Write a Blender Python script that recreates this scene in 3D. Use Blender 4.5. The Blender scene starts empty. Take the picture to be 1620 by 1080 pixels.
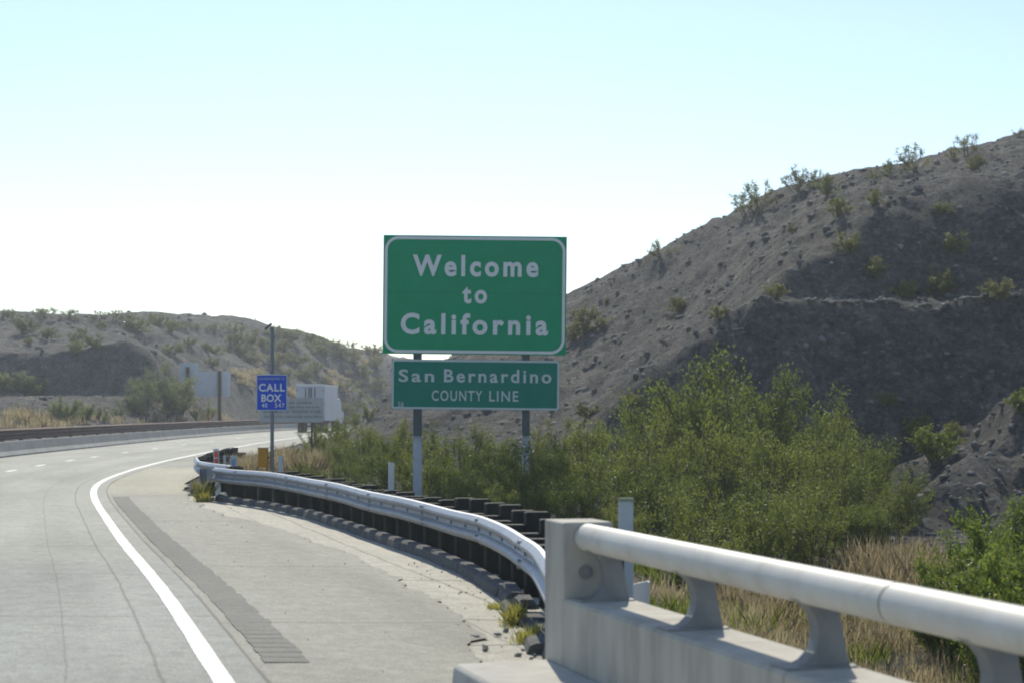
import bpy, bmesh, math, random
import numpy as np
from mathutils import Vector, Matrix

# ------------------------------------------------------------------ camera, light, exposure
SC = bpy.context.scene
COL = SC.collection
F = 3000.0                      # focal length in photo pixels (1620 wide)
EYE = 1.9                       # eye height above the road (m)
cam_d = bpy.data.cameras.new('camera')
cam = bpy.data.objects.new('camera', cam_d); COL.objects.link(cam)
cam.location = (0, 0, EYE); cam.rotation_euler = (math.radians(90), 0, 0)
cam_d.sensor_width = 36.0; cam_d.lens = 36.0 * F / 1620.0
cam_d.shift_y = 110.0 / 1620.0
cam_d.clip_start = 0.1; cam_d.clip_end = 12000
cam_d.dof.use_dof = True; cam_d.dof.focus_distance = 40.0; cam_d.dof.aperture_fstop = 3.2
SC.camera = cam

SUN_EL, SUN_AZ = math.radians(40), math.radians(-4)   # azimuth from +Y, negative = left
world = bpy.data.worlds.new('World'); SC.world = world; world.use_nodes = True
wn = world.node_tree.nodes; wl = world.node_tree.links
sky = wn.new('ShaderNodeTexSky'); sky.sky_type = 'NISHITA'; sky.sun_disc = False
sky.sun_elevation = SUN_EL; sky.sun_rotation = SUN_AZ
sky.air_density = 1.0; sky.dust_density = 0.28; sky.ozone_density = 2.4; sky.altitude = 200
wl.new(sky.outputs['Color'], wn['Background'].inputs['Color'])
wn['Background'].inputs['Strength'].default_value = 0.13
sun_d = bpy.data.lights.new('sun', 'SUN'); sun_d.energy = 3.9; sun_d.angle = math.radians(0.55)
sun_d.color = (1.0, 0.94, 0.79)
sun = bpy.data.objects.new('sun', sun_d); COL.objects.link(sun)
sdir = Vector((math.sin(SUN_AZ) * math.cos(SUN_EL), math.cos(SUN_AZ) * math.cos(SUN_EL), math.sin(SUN_EL)))
sun.rotation_euler = sdir.to_track_quat('Z', 'Y').to_euler(); sun.location = (0, 0, 60)
vs = SC.view_settings
vs.view_transform = 'Standard'; vs.look = 'None'; vs.gamma = 1.0; vs.use_curve_mapping = False
vs.exposure = 0.15
SC.cycles.pixel_filter_type = 'BLACKMAN_HARRIS'; SC.cycles.filter_width = 1.9
SC.cycles.max_bounces = 6; SC.cycles.transparent_max_bounces = 6

random.seed(7); RNG = np.random.default_rng(11)

# ------------------------------------------------------------------ helpers
def at(u, v, D):
    return Vector(((u - 810) * D / F, D, EYE - (v - 650) * D / F))

def tag(o, label=None, cat=None, group=None, kind=None):
    if label: o['label'] = label
    if cat: o['category'] = cat
    if group: o['group'] = group
    if kind: o['kind'] = kind
    return o

def empty(name, loc=(0, 0, 0), rz=0.0):
    o = bpy.data.objects.new(name, None); COL.objects.link(o)
    o.location = loc; o.rotation_euler = (0, 0, rz); o.empty_display_size = 0.2
    return o

def link(name, me, mats, parent=None, smooth=False, loc=None):
    if not isinstance(mats, (list, tuple)): mats = [mats]
    for m in mats: me.materials.append(m)
    if smooth:
        me.polygons.foreach_set('use_smooth', [True] * len(me.polygons))
    o = bpy.data.objects.new(name, me); COL.objects.link(o)
    if parent is not None: o.parent = parent
    if loc is not None: o.location = loc
    return o

class MB:
    """collects shapes; build() makes one mesh object"""
    def __init__(self): self.v = []; self.f = []
    def add(self, vs, fs):
        n = len(self.v); self.v += [tuple(p) for p in vs]; self.f += [tuple(i + n for i in q) for q in fs]; return self
    def box(self, c, s, R=None):
        c = Vector(c); hx, hy, hz = s[0] / 2, s[1] / 2, s[2] / 2
        P = [Vector((x, y, z)) for z in (-hz, hz) for y in (-hy, hy) for x in (-hx, hx)]
        if R is not None: P = [R @ p for p in P]
        return self.add([c + p for p in P], [(0, 2, 3, 1), (4, 5, 7, 6), (0, 1, 5, 4), (2, 6, 7, 3), (0, 4, 6, 2), (1, 3, 7, 5)])
    def prism(self, prof, fa, fb, cap=True):
        """prof: closed list of 2d points; fa, fb map a 2d point to 3d at each end"""
        n = len(prof)
        vs = [fa(p) for p in prof] + [fb(p) for p in prof]
        fs = [(i, (i + 1) % n, n + (i + 1) % n, n + i) for i in range(n)]
        if cap: fs += [tuple(range(n - 1, -1, -1)), tuple(range(n, 2 * n))]
        return self.add(vs, fs)
    def tube(self, pts, r, n=8, cap=True):
        pts = [Vector(p) for p in pts]; rs = r if isinstance(r, (list, tuple)) else [r] * len(pts)
        vs = []
        for i, p in enumerate(pts):
            d = (pts[min(i + 1, len(pts) - 1)] - pts[max(i - 1, 0)]).normalized()
            a = d.cross(Vector((0, 0, 1)))
            if a.length < 1e-3: a = Vector((1, 0, 0))
            a.normalize(); b = a.cross(d).normalized()
            vs += [p + (a * math.cos(2 * math.pi * k / n) + b * math.sin(2 * math.pi * k / n)) * rs[i] for k in range(n)]
        fs = [(i * n + k, i * n + (k + 1) % n, (i + 1) * n + (k + 1) % n, (i + 1) * n + k) for i in range(len(pts) - 1) for k in range(n)]
        if cap:
            m0 = len(vs); vs += vs[:n] + vs[m0 - n:m0]
            fs += [tuple(range(m0 + n - 1, m0 - 1, -1)), tuple(range(m0 + n, m0 + 2 * n))]
        return self.add(vs, fs)
    def mesh(self, name, bevel=0.0, seg=2):
        me = bpy.data.meshes.new(name); me.from_pydata(self.v, [], self.f); me.update()
        bm = bmesh.new(); bm.from_mesh(me)
        bmesh.ops.recalc_face_normals(bm, faces=bm.faces)
        if bevel > 0:
            es = [e for e in bm.edges if e.is_manifold and e.calc_face_angle(0) > 0.5]
            bmesh.ops.bevel(bm, geom=es, offset=bevel, segments=seg, affect='EDGES', profile=0.6)
        bm.to_mesh(me); bm.free(); return me
    def build(self, name, mats, parent=None, bevel=0.0, seg=2, smooth=False):
        return link(name, self.mesh(name, bevel, seg), mats, parent, smooth)

# ------------------------------------------------------------------ materials
def nmat(name):
    m = bpy.data.materials.new(name); m.use_nodes = True
    return m, m.node_tree.nodes, m.node_tree.links, m.node_tree.nodes['Principled BSDF']

def noise_mat(name, stops, scale=5.0, rough=0.8, bump=0.0, bscale=None, metallic=0.0, detail=8, spec=0.4, bdist=0.02, scl=None, rot=None, rough_detail=0.6):
    m, N, L, B = nmat(name)
    tc = N.new('ShaderNodeTexCoord'); mp = N.new('ShaderNodeMapping')
    if scl: mp.inputs['Scale'].default_value = scl
    L.new(tc.outputs['Object'], mp.inputs['Vector'])
    nz = N.new('ShaderNodeTexNoise'); nz.inputs['Scale'].default_value = scale; nz.inputs['Detail'].default_value = detail
    nz.inputs['Roughness'].default_value = rough_detail
    L.new(mp.outputs['Vector'], nz.inputs['Vector'])
    cr = N.new('ShaderNodeValToRGB')
    els = cr.color_ramp.elements
    els[0].position, els[0].color = stops[0][0], (*stops[0][1], 1)
    els[1].position, els[1].color = stops[-1][0], (*stops[-1][1], 1)
    for p, c in stops[1:-1]:
        e = els.new(p); e.color = (*c, 1)
    L.new(nz.outputs['Fac'], cr.inputs['Fac']); L.new(cr.outputs['Color'], B.inputs['Base Color'])
    B.inputs['Roughness'].default_value = rough; B.inputs['Metallic'].default_value = metallic
    B.inputs['Specular IOR Level'].default_value = spec
    if bump > 0:
        n2 = N.new('ShaderNodeTexNoise'); n2.inputs['Scale'].default_value = bscale or scale * 4; n2.inputs['Detail'].default_value = 6
        L.new(mp.outputs['Vector'], n2.inputs['Vector'])
        bp = N.new('ShaderNodeBump'); bp.inputs['Strength'].default_value = bump; bp.inputs['Distance'].default_value = bdist
        L.new(n2.outputs['Fac'], bp.inputs['Height']); L.new(bp.outputs['Normal'], B.inputs['Normal'])
    return m

def two(c, k): return [(0.3, tuple(x * (1 - k) for x in c)), (0.7, tuple(min(1, x * (1 + k)) for x in c))]

def leaf_mat(name, c1, c2, trans=0.35):
    m, N, L, B = nmat(name)
    oi = N.new('ShaderNodeObjectInfo'); ge = N.new('ShaderNodeNewGeometry')
    ma = N.new('ShaderNodeMath'); ma.operation = 'ADD'
    L.new(ge.outputs['Random Per Island'], ma.inputs[0]); L.new(oi.outputs['Random'], ma.inputs[1])
    ml = N.new('ShaderNodeMath'); ml.operation = 'MULTIPLY'; ml.inputs[1].default_value = 0.5
    L.new(ma.outputs[0], ml.inputs[0])
    cr = N.new('ShaderNodeValToRGB')
    cr.color_ramp.elements[0].position = 0.1; cr.color_ramp.elements[0].color = (*c1, 1)
    cr.color_ramp.elements[1].position = 0.9; cr.color_ramp.elements[1].color = (*c2, 1)
    L.new(ml.outputs[0], cr.inputs['Fac']); L.new(cr.outputs['Color'], B.inputs['Base Color'])
    B.inputs['Roughness'].default_value = 0.55; B.inputs['Specular IOR Level'].default_value = 0.3
    tr = N.new('ShaderNodeBsdfTranslucent'); L.new(cr.outputs['Color'], tr.inputs['Color'])
    mx = N.new('ShaderNodeMixShader'); mx.inputs['Fac'].default_value = trans
    L.new(B.outputs[0], mx.inputs[1]); L.new(tr.outputs[0], mx.inputs[2])
    L.new(mx.outputs[0], N['Material Output'].inputs['Surface'])
    return m

def ground_mat():
    m, N, L, B = nmat('desert_ground')
    tc = N.new('ShaderNodeTexCoord')
    def nz(scale, det=8, rgh=0.6, scl=None):
        n = N.new('ShaderNodeTexNoise'); n.inputs['Scale'].default_value = scale; n.inputs['Detail'].default_value = det
        n.inputs['Roughness'].default_value = rgh
        if scl:
            mp = N.new('ShaderNodeMapping'); mp.inputs['Scale'].default_value = scl
            L.new(tc.outputs['Object'], mp.inputs['Vector']); L.new(mp.outputs['Vector'], n.inputs['Vector'])
        else: L.new(tc.outputs['Object'], n.inputs['Vector'])
        return n
    def ramp(src, stops):
        cr = N.new('ShaderNodeValToRGB'); els = cr.color_ramp.elements
        els[0].position, els[0].color = stops[0][0], (*stops[0][1], 1)
        els[1].position, els[1].color = stops[-1][0], (*stops[-1][1], 1)
        for p, c in stops[1:-1]: els.new(p).color = (*c, 1)
        L.new(src, cr.inputs['Fac']); return cr
    def mix(fac, a, b, mode='MIX'):
        x = N.new('ShaderNodeMix'); x.data_type = 'RGBA'; x.blend_type = mode
        if isinstance(fac, float): x.inputs[0].default_value = fac
        else: L.new(fac, x.inputs[0])
        L.new(a, x.inputs[6]); L.new(b, x.inputs[7]); return x.outputs[2]
    big = ramp(nz(0.12, 6).outputs['Fac'], [(0.3, (0.128, 0.128, 0.126)), (0.5, (0.165, 0.163, 0.158)), (0.72, (0.225, 0.208, 0.18))])
    med = ramp(nz(1.1, 10, 0.72).outputs['Fac'], [(0.28, (0.32, 0.33, 0.35)), (0.5, (0.92, 0.92, 0.92)), (0.72, (1.75, 1.66, 1.5))])
    c = mix(1.0, big.outputs['Color'], med.outputs['Color'], 'MULTIPLY')
    vo = N.new('ShaderNodeTexVoronoi'); vo.inputs['Scale'].default_value = 5.0; vo.inputs['Randomness'].default_value = 1.0
    L.new(tc.outputs['Object'], vo.inputs['Vector'])
    vr = ramp(vo.outputs['Color'], [(0.2, (0.72, 0.72, 0.74)), (0.75, (1.05, 1.03, 1.0)), (0.95, (1.7, 1.62, 1.5))])
    c = mix(0.8, c, vr_mul(mix, c, vr), 'MIX')
    fine = ramp(nz(4.5, 8, 0.85).outputs['Fac'], [(0.30, (0.42, 0.43, 0.46)), (0.48, (0.9, 0.9, 0.9)), (0.60, (1.35, 1.30, 1.2)), (0.70, (2.1, 1.95, 1.7))])
    c = mix(0.85, c, vr_mul(mix, c, fine), 'MIX')
    L.new(c, B.inputs['Base Color']); B.inputs['Roughness'].default_value = 0.95; B.inputs['Specular IOR Level'].default_value = 0.15
    b1 = N.new('ShaderNodeBump'); b1.inputs['Strength'].default_value = 0.9; b1.inputs['Distance'].default_value = 0.45
    L.new(nz(3.0, 12, 0.8).outputs['Fac'], b1.inputs['Height'])
    b2 = N.new('ShaderNodeBump'); b2.inputs['Strength'].default_value = 0.8; b2.inputs['Distance'].default_value = 0.07; b2.invert = True
    L.new(vo.outputs['Distance'], b2.inputs['Height']); L.new(b1.outputs['Normal'], b2.inputs['Normal'])
    L.new(b2.outputs['Normal'], B.inputs['Normal'])
    return m
def vr_mul(mix, c, vr): return mix(1.0, c, vr.outputs['Color'], 'MULTIPLY')

def road_mat(name, base, joints=(), cross=(), light_band=None, warm=1.0):
    """uv: x = metres along the road, y = metres right of the edge line"""
    m, N, L, B = nmat(name)
    uv = N.new('ShaderNodeUVMap'); tc = N.new('ShaderNodeTexCoord')
    sp = N.new('ShaderNodeSeparateXYZ'); L.new(uv.outputs['UV'], sp.inputs[0])
    def nz(scale, det, rgh, scl):
        mp = N.new('ShaderNodeMapping'); mp.inputs['Scale'].default_value = scl
        L.new(uv.outputs['UV'], mp.inputs['Vector'])
        n = N.new('ShaderNodeTexNoise'); n.inputs['Scale'].default_value = scale; n.inputs['Detail'].default_value = det
        n.inputs['Roughness'].default_value = rgh; L.new(mp.outputs['Vector'], n.inputs['Vector']); return n
    def math_(op, a, b=None, clamp=False):
        n = N.new('ShaderNodeMath'); n.operation = op; n.use_clamp = clamp
        for i, q in enumerate((a, b)):
            if q is None: continue
            if isinstance(q, (int, float)): n.inputs[i].default_value = q
            else: L.new(q, n.inputs[i])
        return n.outputs[0]
    def maprange(src, a, b, c, d):
        n = N.new('ShaderNodeMapRange'); L.new(src, n.inputs[0])
        for i, q in enumerate((a, b, c, d)): n.inputs[i + 1].default_value = q
        return n.outputs[0]
    val = maprange(nz(0.35, 6, 0.6, (0.25, 1, 1)).outputs['Fac'], 0.3, 0.7, 0.78, 1.18)          # broad wear, stretched along
    val = math_('MULTIPLY', val, maprange(nz(3.0, 8, 0.7, (1, 1, 1)).outputs['Fac'], 0.3, 0.7, 0.82, 1.17))
    val = math_('MULTIPLY', val, maprange(nz(45, 4, 0.7, (1, 1, 1)).outputs['Fac'], 0.3, 0.7, 0.60, 1.38))
    val = math_('MULTIPLY', val, maprange(nz(11, 6, 0.75, (0.6, 1, 1)).outputs['Fac'], 0.3, 0.7, 0.80, 1.20))
    wob = math_('MULTIPLY', math_('SUBTRACT', nz(0.8, 5, 0.6, (1, 1, 1)).outputs['Fac'], 0.5), 0.07)
    tt = math_('ADD', sp.outputs['Y'], wob)
    for t0, w, k in joints:
        d = math_('ABSOLUTE', math_('SUBTRACT', tt, t0))
        val = math_('MULTIPLY', val, maprange(d, w * 0.5, w, k, 1.0))
    ss = math_('ADD', sp.outputs['X'], math_('MULTIPLY', wob, 1.5))
    for s0, w, k in cross:
        d = math_('ABSOLUTE', math_('SUBTRACT', ss, s0))
        val = math_('MULTIPLY', val, maprange(d, w * 0.5, w, k, 1.0))
    rgb = N.new('ShaderNodeCombineColor')
    cs = []
    for k in range(3):
        q = math_('MULTIPLY', val, base[k])
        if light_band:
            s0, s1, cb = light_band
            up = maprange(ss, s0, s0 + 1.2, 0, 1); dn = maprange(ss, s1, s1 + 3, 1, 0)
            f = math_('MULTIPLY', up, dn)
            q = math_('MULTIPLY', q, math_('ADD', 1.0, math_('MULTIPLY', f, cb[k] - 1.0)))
        L.new(q, rgb.inputs[k])
    L.new(rgb.outputs[0], B.inputs['Base Color'])
    B.inputs['Roughness'].default_value = 0.8; B.inputs['Specular IOR Level'].default_value = 0.3
    bp = N.new('ShaderNodeBump'); bp.inputs['Strength'].default_value = 0.6; bp.inputs['Distance'].default_value = 0.008
    L.new(nz(40, 5, 0.7, (1, 1, 1)).outputs['Fac'], bp.inputs['Height']); L.new(bp.outputs['Normal'], B.inputs['Normal'])
    return m

M = {}
M['ground'] = ground_mat()
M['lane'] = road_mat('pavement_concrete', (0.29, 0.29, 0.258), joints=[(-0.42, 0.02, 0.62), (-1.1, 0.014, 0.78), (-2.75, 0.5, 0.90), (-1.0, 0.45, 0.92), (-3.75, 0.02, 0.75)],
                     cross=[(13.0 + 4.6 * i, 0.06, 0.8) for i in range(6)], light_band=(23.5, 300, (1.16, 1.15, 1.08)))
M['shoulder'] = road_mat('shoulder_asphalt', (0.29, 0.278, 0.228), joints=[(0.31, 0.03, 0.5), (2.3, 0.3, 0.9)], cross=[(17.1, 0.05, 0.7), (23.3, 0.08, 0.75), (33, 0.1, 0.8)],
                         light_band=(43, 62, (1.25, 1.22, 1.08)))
M['apron'] = road_mat('sandy_apron', (0.43, 0.40, 0.325), joints=[(3.2, 0.03, 0.6), (2.6, 0.02, 0.65)], cross=[(17.5, 0.05, 0.5), (21.5, 0.06, 0.55), (15.6, .06, .5)])
M['rumble'] = road_mat('ground_in_rumble', (0.158, 0.15, 0.13))
M['white_paint'] = noise_mat('white_road_paint', [(0.36, (0.42, 0.42, 0.39)), (0.47, (0.70, 0.70, 0.67)), (0.6, (0.78, 0.78, 0.76))], 7, 0.6, 0.3, 60, detail=10)
M['concrete'] = noise_mat('rail_concrete', [(0.28, (0.34, 0.305, 0.245)), (0.5, (0.48, 0.44, 0.365)), (0.75, (0.58, 0.54, 0.46))], 4.0, 0.85, 0.4, 60, scl=(1, 1, 0.22), bdist=0.006)
M['kerb'] = noise_mat('kerb_concrete', [(0.3, (0.42, 0.395, 0.34)), (0.7, (0.58, 0.55, 0.485))], 3.5, 0.9, 0.5, 50, bdist=0.008)
M['barrier'] = noise_mat('barrier_concrete', [(0.3, (0.26, 0.26, 0.25)), (0.7, (0.36, 0.36, 0.35))], 0.8, 0.9, 0.4, 20)
M['dike'] = noise_mat('asphalt_dike', [(0.3, (0.075, 0.075, 0.073)), (0.7, (0.16, 0.155, 0.145))], 7, 0.95, 0.9, 30)
M['tube'] = noise_mat('white_painted_steel', [(0.28, (0.52, 0.475, 0.39)), (0.45, (0.66, 0.61, 0.52)), (0.7, (0.74, 0.695, 0.605))], 3.0, 0.5, 0.08, 90, bdist=0.003, spec=0.5)
M['bracket'] = noise_mat('grey_cast_bracket', [(0.3, (0.24, 0.235, 0.22)), (0.7, (0.33, 0.32, 0.30))], 6, 0.6, 0.2, 70, metallic=0.2)
M['joint'] = noise_mat('dark_joint', two((0.07, 0.065, 0.06), 0.2), 8, 0.9)
M['galv'] = noise_mat('galvanised_steel', [(0.3, (0.26, 0.275, 0.295)), (0.7, (0.37, 0.385, 0.41))], 5, 0.46, 0.1, 40, metallic=0.45, bdist=0.004)
M['galv_dull'] = noise_mat('dull_galvanised_steel', [(0.3, (0.30, 0.32, 0.34)), (0.7, (0.42, 0.44, 0.46))], 7, 0.55, 0.1, 40, metallic=0.4)
M['galv_post'] = noise_mat('pale_galvanised_post', [(0.3, (0.42, 0.44, 0.47)), (0.7, (0.54, 0.56, 0.59))], 7, 0.55, metallic=0.15)
M['timber'] = noise_mat('creosoted_timber', [(0.3, (0.022, 0.021, 0.016)), (0.7, (0.05, 0.047, 0.034))], 6, 0.85, 0.5, 30, scl=(1, 1, 0.15))
M['brown_timber'] = noise_mat('brown_timber', [(0.3, (0.075, 0.045, 0.03)), (0.7, (0.12, 0.075, 0.05))], 5, 0.85, 0.4, 30, scl=(1, 1, 0.15))
M['rust'] = noise_mat('weathered_steel', [(0.25, (0.15, 0.095, 0.07)), (0.55, (0.20, 0.125, 0.092)), (0.8, (0.25, 0.155, 0.115))], 1.5, 0.75, 0.2, 20, metallic=0.15)
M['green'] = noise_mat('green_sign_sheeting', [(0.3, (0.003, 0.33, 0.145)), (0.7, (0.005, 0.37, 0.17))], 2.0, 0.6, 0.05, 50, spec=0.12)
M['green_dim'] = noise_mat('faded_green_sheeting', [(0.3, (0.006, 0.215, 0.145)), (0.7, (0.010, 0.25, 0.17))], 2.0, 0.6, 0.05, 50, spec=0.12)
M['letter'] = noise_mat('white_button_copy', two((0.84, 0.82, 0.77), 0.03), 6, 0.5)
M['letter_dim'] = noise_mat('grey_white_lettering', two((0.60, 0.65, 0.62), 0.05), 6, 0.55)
M['blue'] = noise_mat('blue_sign_sheeting', two((0.004, 0.075, 0.62), 0.06), 3, 0.45)
M['sign_white'] = noise_mat('weathered_white_sheeting', [(0.3, (0.44, 0.43, 0.40)), (0.7, (0.54, 0.53, 0.50))], 2, 0.55)
M['print'] = noise_mat('dark_print', two((0.12, 0.12, 0.12), 0.1), 6, 0.6)
M['alu'] = noise_mat('aluminium_sheet', [(0.3, (0.64, 0.65, 0.66)), (0.7, (0.74, 0.75, 0.76))], 1.5, 0.5)
M['steel_post'] = noise_mat('grey_steel_post', [(0.3, (0.075, 0.09, 0.095)), (0.7, (0.11, 0.125, 0.13))], 5, 0.55, metallic=0.2)
M['marker_white'] = noise_mat('white_flexible_marker', two((0.60, 0.61, 0.58), 0.07), 8, 0.5)
M['marker_green'] = noise_mat('olive_marker_edge', two((0.30, 0.34, 0.22), 0.08), 8, 0.5)
M['orange'] = noise_mat('orange_reflective', two((0.70, 0.10, 0.05), 0.08), 8, 0.5)
M['lightblue'] = noise_mat('pale_blue_reflective', two((0.25, 0.40, 0.62), 0.08), 8, 0.5)
M['yellow_box'] = noise_mat('yellow_call_box', two((0.62, 0.27, 0.012), 0.08), 5, 0.45)
M['yellow_paint'] = noise_mat('yellow_paint', [(0.3, (0.38, 0.34, 0.05)), (0.7, (0.52, 0.46, 0.10))], 7, 0.6)
M['cap'] = noise_mat('cream_cap', two((0.70, 0.66, 0.50), 0.05), 5, 0.5)
M['truck_white'] = noise_mat('white_trailer_panel', two((0.48, 0.51, 0.57), 0.08), 1.2, 0.4)
M['truck_top'] = noise_mat('bright_trailer_roof', two((0.78, 0.78, 0.76), 0.04), 2, 0.35)
M['dark'] = noise_mat('dark_rubber', two((0.03, 0.03, 0.032), 0.2), 5, 0.8)
M['grey_metal'] = noise_mat('grey_metal', two((0.22, 0.23, 0.25), 0.1), 5, 0.5, metallic=0.4)
M['red'] = noise_mat('red_tail_lamp', two((0.35, 0.02, 0.02), 0.1), 5, 0.3)
M['bark'] = noise_mat('shrub_bark', two((0.12, 0.10, 0.075), 0.3), 10, 0.9)
M['leaf_thick'] = leaf_mat('creosote_leaves', (0.085, 0.125, 0.017), (0.29, 0.31, 0.056), 0.46)
M['leaf_green'] = leaf_mat('fresh_green_leaves', (0.14, 0.19, 0.025), (0.30, 0.36, 0.06), 0.45)
M['leaf_dry'] = leaf_mat('dull_shrub_leaves', (0.15, 0.165, 0.055), (0.30, 0.30, 0.11), 0.4)
M['leaf_pale'] = leaf_mat('pale_green_leaves', (0.17, 0.20, 0.08), (0.32, 0.345, 0.14), 0.4)
M['straw'] = leaf_mat('dry_straw', (0.38, 0.30, 0.17), (0.62, 0.53, 0.33), 0.45)
M['weed'] = leaf_mat('yellow_green_weed', (0.34, 0.34, 0.06), (0.58, 0.53, 0.14), 0.4)
M['rock'] = noise_mat('loose_rock', [(0.25, (0.09, 0.088, 0.085)), (0.55, (0.15, 0.145, 0.135)), (0.8, (0.24, 0.22, 0.19))], 0.9, 0.95, 0.5, 9, detail=4)
M['pale_rock'] = noise_mat('pale_rock', [(0.3, (0.20, 0.19, 0.17)), (0.7, (0.34, 0.31, 0.26))], 2, 0.95, 0.5, 9)

# ------------------------------------------------------------------ road alignment
EY = np.array([-400, -60, 0, 13.26, 17.7, 22.6, 26.0, 32.0, 40.4, 45.2, 48.7, 52.8, 57.9, 64, 73, 85, 110, 135, 155, 172, 190, 215, 235, 255, 280, 320, 400, 700.])
EX = np.array([95, 15.5, 1.2, -2.01, -3.1, -4.32, -5.27, -6.78, -8.9, -10.0, -10.72, -11.35, -11.95, -12.6, -13.3, -14.0, -15.0, -15.6, -15.8, -15.7, -15.0, -12.0, -7.0, 0, 12, 34, 80, 260.])
_yy = np.linspace(-400, 700, 11001); _ee = np.interp(_yy, EY, EX)
_k = np.hanning(141); _k /= _k.sum(); _es = np.convolve(np.pad(_ee, 70, mode='edge'), _k, 'valid')
def E(y): return np.interp(y, _yy, _es)

def sstep(a, b, x):
    t = np.clip((x - a) / (b - a), 0, 1); return t * t * (3 - 2 * t)

# numpy value noise
_perm = np.random.default_rng(3).random((256, 256))
def vnoise(x, y):
    xi = np.floor(x).astype(int); yi = np.floor(y).astype(int); fx = x - xi; fy = y - yi
    fx = fx * fx * (3 - 2 * fx); fy = fy * fy * (3 - 2 * fy)
    g = lambda a, b: _perm[a & 255, b & 255]
    return ((g(xi, yi) * (1 - fx) + g(xi + 1, yi) * fx) * (1 - fy) + (g(xi, yi + 1) * (1 - fx) + g(xi + 1, yi + 1) * fx) * fy) * 2 - 1
def fbm(x, y, o=4, lac=2.03, gain=0.5):
    s = 0; a = 1
    for i in range(o):
        s = s + a * vnoise(x + 17.3 * i, y - 9.1 * i); x = x * lac; y = y * lac; a *= gain
    return s

# ------------------------------------------------------------------ terrain
C = []
def cp(u, v, D): p = at(u, v, D); C.append((p.x, p.y, p.z))
for q in [(720, 562, 105), (800, 526, 108), (900, 473, 110), (1000, 426, 110), (1100, 374, 108), (1180, 332, 105), (1280, 286, 103), (1340, 282, 105),
          (1430, 264, 108), (1530, 239, 112), (1620, 209, 115), (1750, 165, 120), (1950, 120, 128), (2300, 60, 135),
          (660, 600, 106), (600, 642, 108), (555, 664, 108), (900, 600, 86), (1000, 560, 86), (800, 640, 82), (700, 664, 82), (620, 682, 82),
          (1000, 618, 70), (900, 672, 68), (1050, 560, 80), (1100, 545, 76), (1430, 284, 92), (1530, 264, 92), (1620, 240, 95), (100, 545, 160), (190, 537, 161), (0, 548, 160), (245, 555, 164), (150, 600, 152), (50, 600, 152), (-100, 560, 158),
          (1620, 302, 79), (1750, 290, 79), (1480, 303, 79), (1340, 312, 80), (1250, 372, 80), (1200, 428, 79), (1150, 482, 76), (1960, 270, 80),
          # left hill
          (-40, 682, 110), (0, 676, 112), (0, 645, 125), (20, 612, 135), (0, 625, 146), (0, 552, 168), (0, 499, 215), (-200, 490, 205), (0, 520, 255), (100, 522, 258), (200, 530, 262), (330, 545, 265), (-200, 512, 255), (0, 540, 310), (200, 545, 315), (450, 550, 285), (520, 566, 292), (1100, 430, 130), (1280, 350, 128), (1430, 330, 132), (1620, 280, 140), (900, 540, 132), (1800, 230, 145), (-200, 600, 150), (-200, 690, 105),
          (100, 664, 125), (100, 632, 142), (100, 556, 166), (100, 502, 218), (200, 668, 140), (200, 640, 152), (180, 545, 166), (200, 507, 222), (240, 545, 168),
          (270, 660, 152), (270, 625, 165), (270, 580, 185), (330, 521, 228), (300, 545, 200), (340, 650, 165), (360, 600, 195), (400, 652, 178), (400, 600, 205), (450, 529, 240), (400, 526, 236),
          (470, 600, 225), (480, 650, 205), (520, 546, 252), (570, 556, 262), (610, 563, 270), (680, 585, 285), (760, 610, 300), (560, 610, 245)]:
    cp(*q)
C += [(0, 60, -0.7), (3.4, 61, 0.9), (8, 61, 4.8), (13, 62, 7.0), (17, 62, 7.6), (26, 62, 8.0), (40, 62, 8.0), (3, 45, -0.5), (10, 45, 0.2), (18, 45, 1.5), (30, 45, 1.5), (6.3, 66, 4.4),
      (-3, 60, -0.3), (-5, 80, 0.2), (6, 30, -0.5), (12, 30, -1.0), (22, 30, -1.1), (8, 18, -1.0), (6, 10, -0.9), (14, 10, -1.2), (30, 15, -1.0), (60, 20, -0.5), (60, 45, 0.5),
      (0, -30, -0.2), (50, -30, -0.5), (-50, -30, 0), (-60, 30, 0.5), (-40, 60, 0.3), (-70, 80, 2), (-25, 60, 0.1), (-120, 60, 3), (-120, 150, 9), (-140, 220, 13),
      (0, 150, 3.5), (10, 150, 7), (30, 160, 14), (60, 160, 20), (0, 330, 6), (40, 300, 8), (-60, 330, 10), (80, 120, 22), (100, 60, 6)]
C = np.array(C)
def _tps(r2): return 0.5 * r2 * np.log(r2 + 1e-9)
_n = len(C); _S = 60.0
_P = C[:, :2] / _S
_K = _tps(((_P[:, None] - _P[None]) ** 2).sum(-1)) + np.eye(_n) * 2e-4
_A = np.zeros((_n + 3, _n + 3)); _A[:_n, :_n] = _K; _A[:_n, _n] = 1; _A[:_n, _n + 1:] = _P; _A[_n, :_n] = 1; _A[_n + 1:, :_n] = _P.T
_W = np.linalg.solve(_A, np.concatenate([C[:, 2], np.zeros(3)]))
def rbf(x, y):
    sh = x.shape; x = x.ravel() / _S; y = y.ravel() / _S; out = np.full(x.shape, _W[_n]) + _W[_n + 1] * x + _W[_n + 2] * y
    for i in range(_n):
        out += _W[i] * _tps((x - _P[i, 0]) ** 2 + (y - _P[i, 1]) ** 2)
    return out.reshape(sh)

def spur(x, y, A, B, za, zb, k):
    ax, ay = A; bx, by = B; dx, dy = bx - ax, by - ay; l2 = dx * dx + dy * dy
    t = np.clip(((x - ax) * dx + (y - ay) * dy) / l2, -0.15, 1.1)
    d = np.hypot(x - ax - t * dx, y - ay - t * dy)
    return za + (zb - za) * t - k * d

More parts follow.
